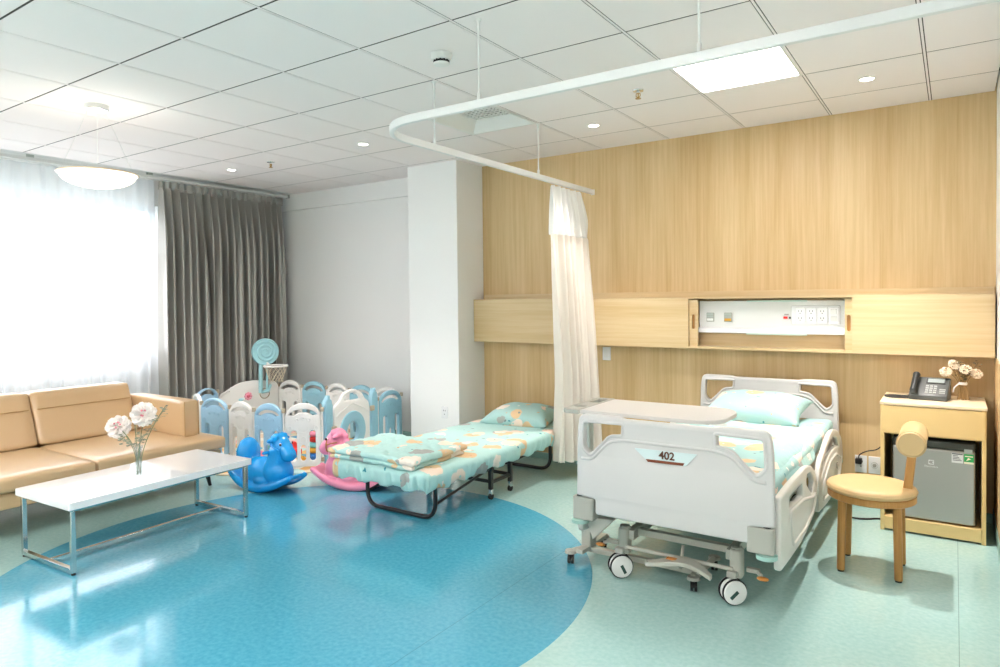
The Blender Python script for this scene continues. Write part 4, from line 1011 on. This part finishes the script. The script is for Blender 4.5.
# gate side
def castle(a, b):
    f, W = yard_map(a, b); c = W/2
    o_ = [(.004, 0), (W-.004, 0), (W-.004, .54), (c+.038, .555), (c+.034, .585), (c+.015, .60), (c+.012, .63), (c-.012, .63), (c-.015, .60), (c-.034, .585), (c-.038, .555), (.004, .54)]
    mb = MB().mesh(panel(o_, [], .05, .008), lambda q: f(q.x, q.y, q.z))
    for k in range(5):
        v = .1+.09*k; mb.tube([f(.02, v, .025), f(W-.02, v, .025)], .003, 5); mb.tube([f(c+(.015 if k % 2 else -.015), v, .025), f(c+(.015 if k % 2 else -.015), v+.09, .025)], .003, 5)
    return mb.build('gate_post', m_pt, yard, smooth=50)
castle((-4.625, 4.02), (-4.628, 4.115)); castle((-4.637, 4.60), (-4.64, 4.695))
f, W = yard_map((-4.628, 4.125), (-4.637, 4.59)); c = W/2
go = rnd([(.005, .03), (W-.005, .03), (W-.005, .46), (W-.02, .52), (c+.16, .555), (c+.12, .62), (c, .665), (c-.12, .62), (c-.16, .555), (.02, .52), (.005, .46)], [.02, .02, .03, .05, .04, .05, .08, .05, .04, .05, .03])
gt = MB().mesh(panel(go, [rnd([(c-.11, .555), (c+.11, .555), (c+.06, .62), (c-.06, .62)], .02), circ(c, .26, .085, 20, .105)], .036, .009), lambda q: f(q.x, q.y, q.z))
gt.tube([f(u, v, .016) for u, v in [(.03, .42), (.08, .46), (c, .53), (W-.08, .46), (W-.03, .42)]], .008, 6)
gto = gt.build('gate', m_pw, yard, smooth=50)
MB().mesh(panel(circ(c, .27, .165, 36, .185), [circ(c, .26, .075, 20, .095)], .05, .01), lambda q: f(q.x, q.y, q.z)).build('gate_ring', m_pt, gto, smooth=50)
MB().box(*[v for p in zip(f(W-.01, .42, .015), f(W+.035, .47, .045)) for v in (min(p), max(p))]).build('gate_latch', m_con, gto, bevel=.008)
MB().box(*[v for p in zip(f(-.035, .30, .015), f(.02, .35, .04)) for v in (min(p), max(p))]).build('gate_latch', m_con, gto, bevel=.008)
# wide activity panel with the lollipop hoop
a, b = (-6.42, 4.93), (-6.56, 4.25)
f, W = yard_map(b, a); c = W/2
ap = rnd([(.012, 0), (W-.012, 0), (W-.012, .52), (W-.05, .57), (c+.05, .60), (c-.12, .585), (c-.24, .52), (.012, .47)], [.01, .01, .02, .05, .1, .1, .1, .05])
arc = [(c-.2+.15*cos(t), .38+.14*sin(t)) for t in [.5*pi+.1+k*.45*pi/8 for k in range(9)]]+[(c-.2+.135*cos(t), .37+.12*sin(t)) for t in [.95*pi+.1-k*.45*pi/8 for k in range(9)]]
apo = MB().mesh(panel(ap, [arc], .036, .009), lambda q: f(q.x, q.y, q.z)).build('activity_panel', m_pw, yard, smooth=50)
sg = .02
fl = MB()
for k in range(8):
    t = k*pi/4; p = f(c-.02+.032*cos(t), .43+.032*sin(t), sg); fl.ball(p, .016, 1)
fl.build('pink_flower_toy', mat('toy_pink', '#f0a9bb', .4), apo)
MB().ball(f(c-.02, .43, sg), .022, 2).build('flower_centre', mat('toy_pink_deep', '#e5788f', .4), apo)
MB().ball(f(c-.1, .40, sg), .025, 2, (.6, 1.3, .7)).build('mint_knob', m_mint, apo)
MB().tube([f(c+.17+.055*cos(t), .44+.055*sin(t), sg) for t in [k*pi/10 for k in range(20)]], .005, 6, closed=True).build('hanging_ring', m_con, apo)
LC = Vector((-6.37, 4.72, .915)); qn = Vector((0, 0, 1)).rotation_difference(Vector((.93, -.36, 0))).to_matrix().to_4x4()
MB().tube([(-6.41, 4.68, .46), (-6.40, 4.68, .83)], .022, 14).tube([(-6.405, 4.76, .46), (-6.395, 4.76, .81)], .012, 10).build('hoop_pole', m_mint, yard)
disc = MB().lathe([(.001, -.018), (.14, -.018), (.15, -.008), (.15, .008), (.143, .018), (.135, .014), (.001, .014)], LC, 44, qn)
sp = []
for k in range(90):
    t = k/90*2*pi*2.6; r = .018+.105*k/90; sp.append(LC+qn.to_3x3() @ Vector((r*cos(t), r*sin(t), .014)))
disc.tube(sp, [.009+.005*k/90 for k in range(90)], 6)
disc.build('lollipop_backboard', m_mint, yard, smooth=50)
RC = Vector((-6.19, 4.72, .765))
hp_ = MB().tube([RC+Vector((.125*cos(t), .125*sin(t), 0)) for t in [k*2*pi/36 for k in range(36)]], .010, 8, closed=True).tube([RC+Vector((-.12, 0, 0)), (-6.34, 4.72, .79)], .014).build('hoop', m_pw, yard)
nt_ = MB()
for s in (1, -1):
    for k in range(14):
        P_ = []
        for i in range(9):
            t = 2*pi*k/14+s*i*.16; rr_ = .12-.045*min(1, i/6); P_.append(RC+Vector((rr_*cos(t), rr_*sin(t), -.022*i)))
        nt_.tube(P_, .0028, 4)
nt_.build('net', mat('net_cord', '#d8cdb8', .7), hp_)
MB().tube([f(c+.24, .53, sg), f(c+.19, .47, .05), f(c+.12, .46, .06)], [.016, .024, .012], 12).build('mint_crank', m_mint, apo)

yard.location.z = .0105
# mat and toys inside
mm = mat('play_mat_print', '#ead8bb', .6); nt = mm.node_tree; N = nt.nodes.new; L = nt.links.new; b = nt.nodes['Principled BSDF']
tc = N('ShaderNodeTexCoord'); v = N('ShaderNodeTexVoronoi'); v.inputs['Scale'].default_value = 6; L(tc.outputs['Object'], v.inputs['Vector'])
sp_ = N('ShaderNodeSeparateColor'); L(v.outputs['Color'], sp_.inputs[0]); cr = N('ShaderNodeValToRGB'); cr.color_ramp.interpolation = 'CONSTANT'
el = cr.color_ramp.elements
while len(el) < 6: el.new(.5)
for e, (p, c_) in zip(el, ((0, '#ead8bb'), (.35, '#f2c9c0'), (.48, '#bfe0dd'), (.6, '#e7b56e'), (.75, '#f4efe4'), (.92, '#5aa9c9'))): e.position = p; e.color = lin(c_)
L(sp_.outputs[0], cr.inputs[0]); L(cr.outputs[0], b.inputs['Base Color'])
matpoly = rnd([(-6.60, 3.42), (-5.2, 3.36), (-4.62, 3.80), (-4.50, 4.1), (-4.52, 5.12), (-6.5, 5.12), (-6.68, 4.2)], .06)
tag(MB().prism(matpoly, lambda a, b, d: (a, b, d), .0005, .010).build('play_mat', mm, smooth=0), 'tan play mat with pastel printed patches under the play yard', 'mat')
m_red = mat('toy_red', '#e2332c', .4); m_yel = mat('toy_yellow', '#f0b23c', .4); m_tblue = mat('toy_blue', '#2f7fd0', .4); m_tpink = mat('toy_rose', '#f08fa8', .4); m_teal = mat('toy_teal', '#8fdfe2', .4)
# red and yellow toy car, soft ball, stacked rings, building blocks
t = thing('toy_car', 'small red toy car inside the play yard behind the blue fence panel', 'toy car', (-5.25, 4.15, .0105))
MB().prism(rnd([(-.11, .02), (.11, .02), (.115, .07), (.06, .08), (.03, .13), (-.05, .13), (-.08, .08), (-.115, .07)], .015), lambda a, b, d: (a, d, b), -.05, .05).build('body', m_red, t, world=False, bevel=.006)
for x in (-.065, .065):
    for y in (-.055, .055): MB().cyl((x, y-.012, .025), (x, y+.012, .025), .025, 16).build('wheel', m_yel, t, world=False)
t = thing('stacking_tower', 'tower of coloured stacking rings inside the play yard behind the corner panel', 'toy', (-4.98, 4.22, .0105))
for k, (c_, r) in enumerate(((m_tblue, .07), (m_yel, .062), (m_teal, .055), (m_red, .048), (m_tpink, .04))):
    MB().tube([(r*.62*cos(a), r*.62*sin(a), .026+.05*k) for a in [q*2*pi/20 for q in range(20)]], .025, 10, closed=True).build('ring', c_, t, world=False)
MB().lathe([(.012, 0), (.012, .28), (.02, .29), (.012, .305), (.001, .31)], (0, 0, 0), 16).build('peg', m_yel, t, world=False)
t = thing('plush_toy', 'red and white plush toy sitting inside the play yard', 'plush toy', (-4.78, 4.32, .0105))
MB().mesh(remesh(MB().ball((0, 0, .10), .09, 3, (1, .9, 1.1)).ball((0, 0, .24), .065, 3).ball((.06, -.05, .04), .035, 2, (1, 1.3, .8)).ball((-.06, -.05, .04), .035, 2, (1, 1.3, .8)).ball((.085, -.02, .14), .03, 2, (1, 1, 1.5)).ball((-.085, -.02, .14), .03, 2, (1, 1, 1.5)).ball((.045, 0, .30), .025, 2).ball((-.045, 0, .30), .025, 2), .009, 4)).build('body', m_red, t, world=False, smooth=180)
MB().ball((0, -.07, .10), .05, 2, (1, .5, 1.1)).ball((0, -.05, .225), .03, 2, (1, .6, .8)).build('belly_patch', m_pw, t, world=False)
for i, (x, y, r, m, lab) in enumerate(((-5.05, 4.55, .07, m_tpink, 'pink toy ball inside the play yard'), (-5.6, 4.2, .075, m_teal, 'pale teal toy ball inside the play yard'), (-4.85, 4.85, .06, m_yel, 'yellow toy ball at the back of the play yard'))):
    tag(MB().ball((x, y, .0105+r), r, 3).tube([(x+r*1.003*cos(a), y, .0105+r+r*1.003*sin(a)) for a in [q*2*pi/24 for q in range(24)]], .0025, 5, closed=True).build('toy_ball', m, smooth=180), lab, 'ball')
for i, (x, y, m, lab) in enumerate(((-4.86, 4.12, m_tblue, 'blue toy building block on the play mat'), (-4.93, 4.02, m_yel, 'yellow toy building block on the play mat'), (-5.42, 3.95, m_tpink, 'pink toy building block on the play mat'))):
    k = MB().box(x-.03, x+.03, y-.03, y+.03, .0105, .06)
    for dx in (-.015, .015):
        for dy in (-.015, .015): k.cyl((x+dx, y+dy, .06), (x+dx, y+dy, .07), .009, 12)
    tag(k.build('toy_block', m, smooth=40, bevel=.002), lab, 'toy block')

# ---------------------------------------------------------------- rocking horses
def horse_body():
    m = MB()
    def zc(s): return .028+.80*s*s if s > 0 else .028+.95*s*s
    S = [-.37+.74*k/22 for k in range(23)]
    for y in (-.115, .115):
        m.tube([(s, y*(1-.35*(abs(s)/.37)**3), zc(s)+.0) for s in S], [.020+.014*(1-(abs(s)/.37)**2) for s in S], 12)
        m.ball((S[0], y*.65, zc(S[0])), .020, 2); m.ball((S[-1], y*.65, zc(S[-1])), .022, 2)
    V = []; F = []
    for s in S:
        w_ = .12*(1-.35*(abs(s)/.37)**3); z = zc(s)
        V += [(s, -w_, z-.012), (s, w_, z-.012), (s, w_, z+.020), (s, -w_, z+.020)]
    for i in range(len(S)-1):
        for k in range(4): F.append((i*4+k, i*4+(k+1) % 4, i*4+4+(k+1) % 4, i*4+4+k))
    F += [(3, 2, 1, 0), tuple(len(V)-4+k for k in range(4))]
    m._add(V, F)
    m.ball((-.02, 0, .13), .12, 3, (1.85, .95, .95))          # belly
    m.ball((-.02, 0, .205), .07, 3, (1.7, 1.0, .62))           # saddle
    m.ball((-.20, 0, .25), .10, 3, (.72, 1.05, 1.38))           # back rest
    m.ball((-.255, 0, .335), .035, 2, (1, 1, .8))
    m.ball((.16, 0, .15), .11, 3, (1.15, 1.0, 1.05))            # chest
    m.tube([(.15, 0, .18), (.17, 0, .26), (.185, 0, .34)], [.105, .088, .078], 16)
    m.ball((.20, 0, .365), .075, 3, (1.0, .85, 1.0))           # skull
    m.tube([(.20, 0, .36), (.245, 0, .33), (.285, 0, .30)], [.072, .062, .056], 16)
    m.ball((.285, 0, .295), .056, 3, (1.0, 1.05, .95))         # muzzle
    rr = random.Random(2)
    for k in range(9):
        m.ball((.15+.012*(k % 3)*2, (-.03+.03*(k // 3)), .43-.014*(k % 3 == 0)), .030, 2)
    for k in range(5): m.ball((.118-.012*k, 0, .40-.042*k), .030, 2)     # mane
    for y in (-1, 1):
        m.ball((.165, y*.075, .405), .024, 2, (.8, 1.6, .8))   # ears
        m.tube([(.145, y*.05, .315), (.145, y*.135, .318)], .014, 10)     # handles
        m.ball((.06, y*.10, .085), .05, 2, (1.5, .6, .6))      # foot rests
    return remesh(m, .0075, 5)
hme = horse_body()
def horse(name, lab, loc, rz, m, band):
    t = thing(name, lab, 'rocking horse', loc, rz)
    hb_ = MB().mesh(hme).build('body', m, t, world=False, smooth=180)
    for y in (-1, 1):
        e = MB().ball((.248, y*.050, .382), .012, 2, (1, .6, 1)).build('eye', m_gloss, t, world=False)
        MB().ball((.255, y*.056, .380), .0105, 2, (1, .6, 1)).build('pupil', m_black, e, world=False)
    br_ = MB().tube([(.250, .068*cos(a), .328+.066*sin(a)) for a in [q*2*pi/24 for q in range(24)]], .005, 6, closed=True)
    br_.tube([(.250, .067, .335), (.20, .066, .352), (.155, .064, .36)], .0045, 6).tube([(.250, -.067, .335), (.20, -.066, .352), (.155, -.064, .36)], .0045, 6)
    br_.build('bridle', band, t, world=False)
    return t
horse('rocking_horse', 'bright blue plastic rocking horse in front of the play yard', (-4.545, 3.345, 0), math.radians(2), m_hblue, m_hblue)
horse('rocking_horse', 'pink plastic rocking horse half hidden behind the folding cot', (-3.93, 3.77, 0), math.radians(200), m_hpink, m_orange)
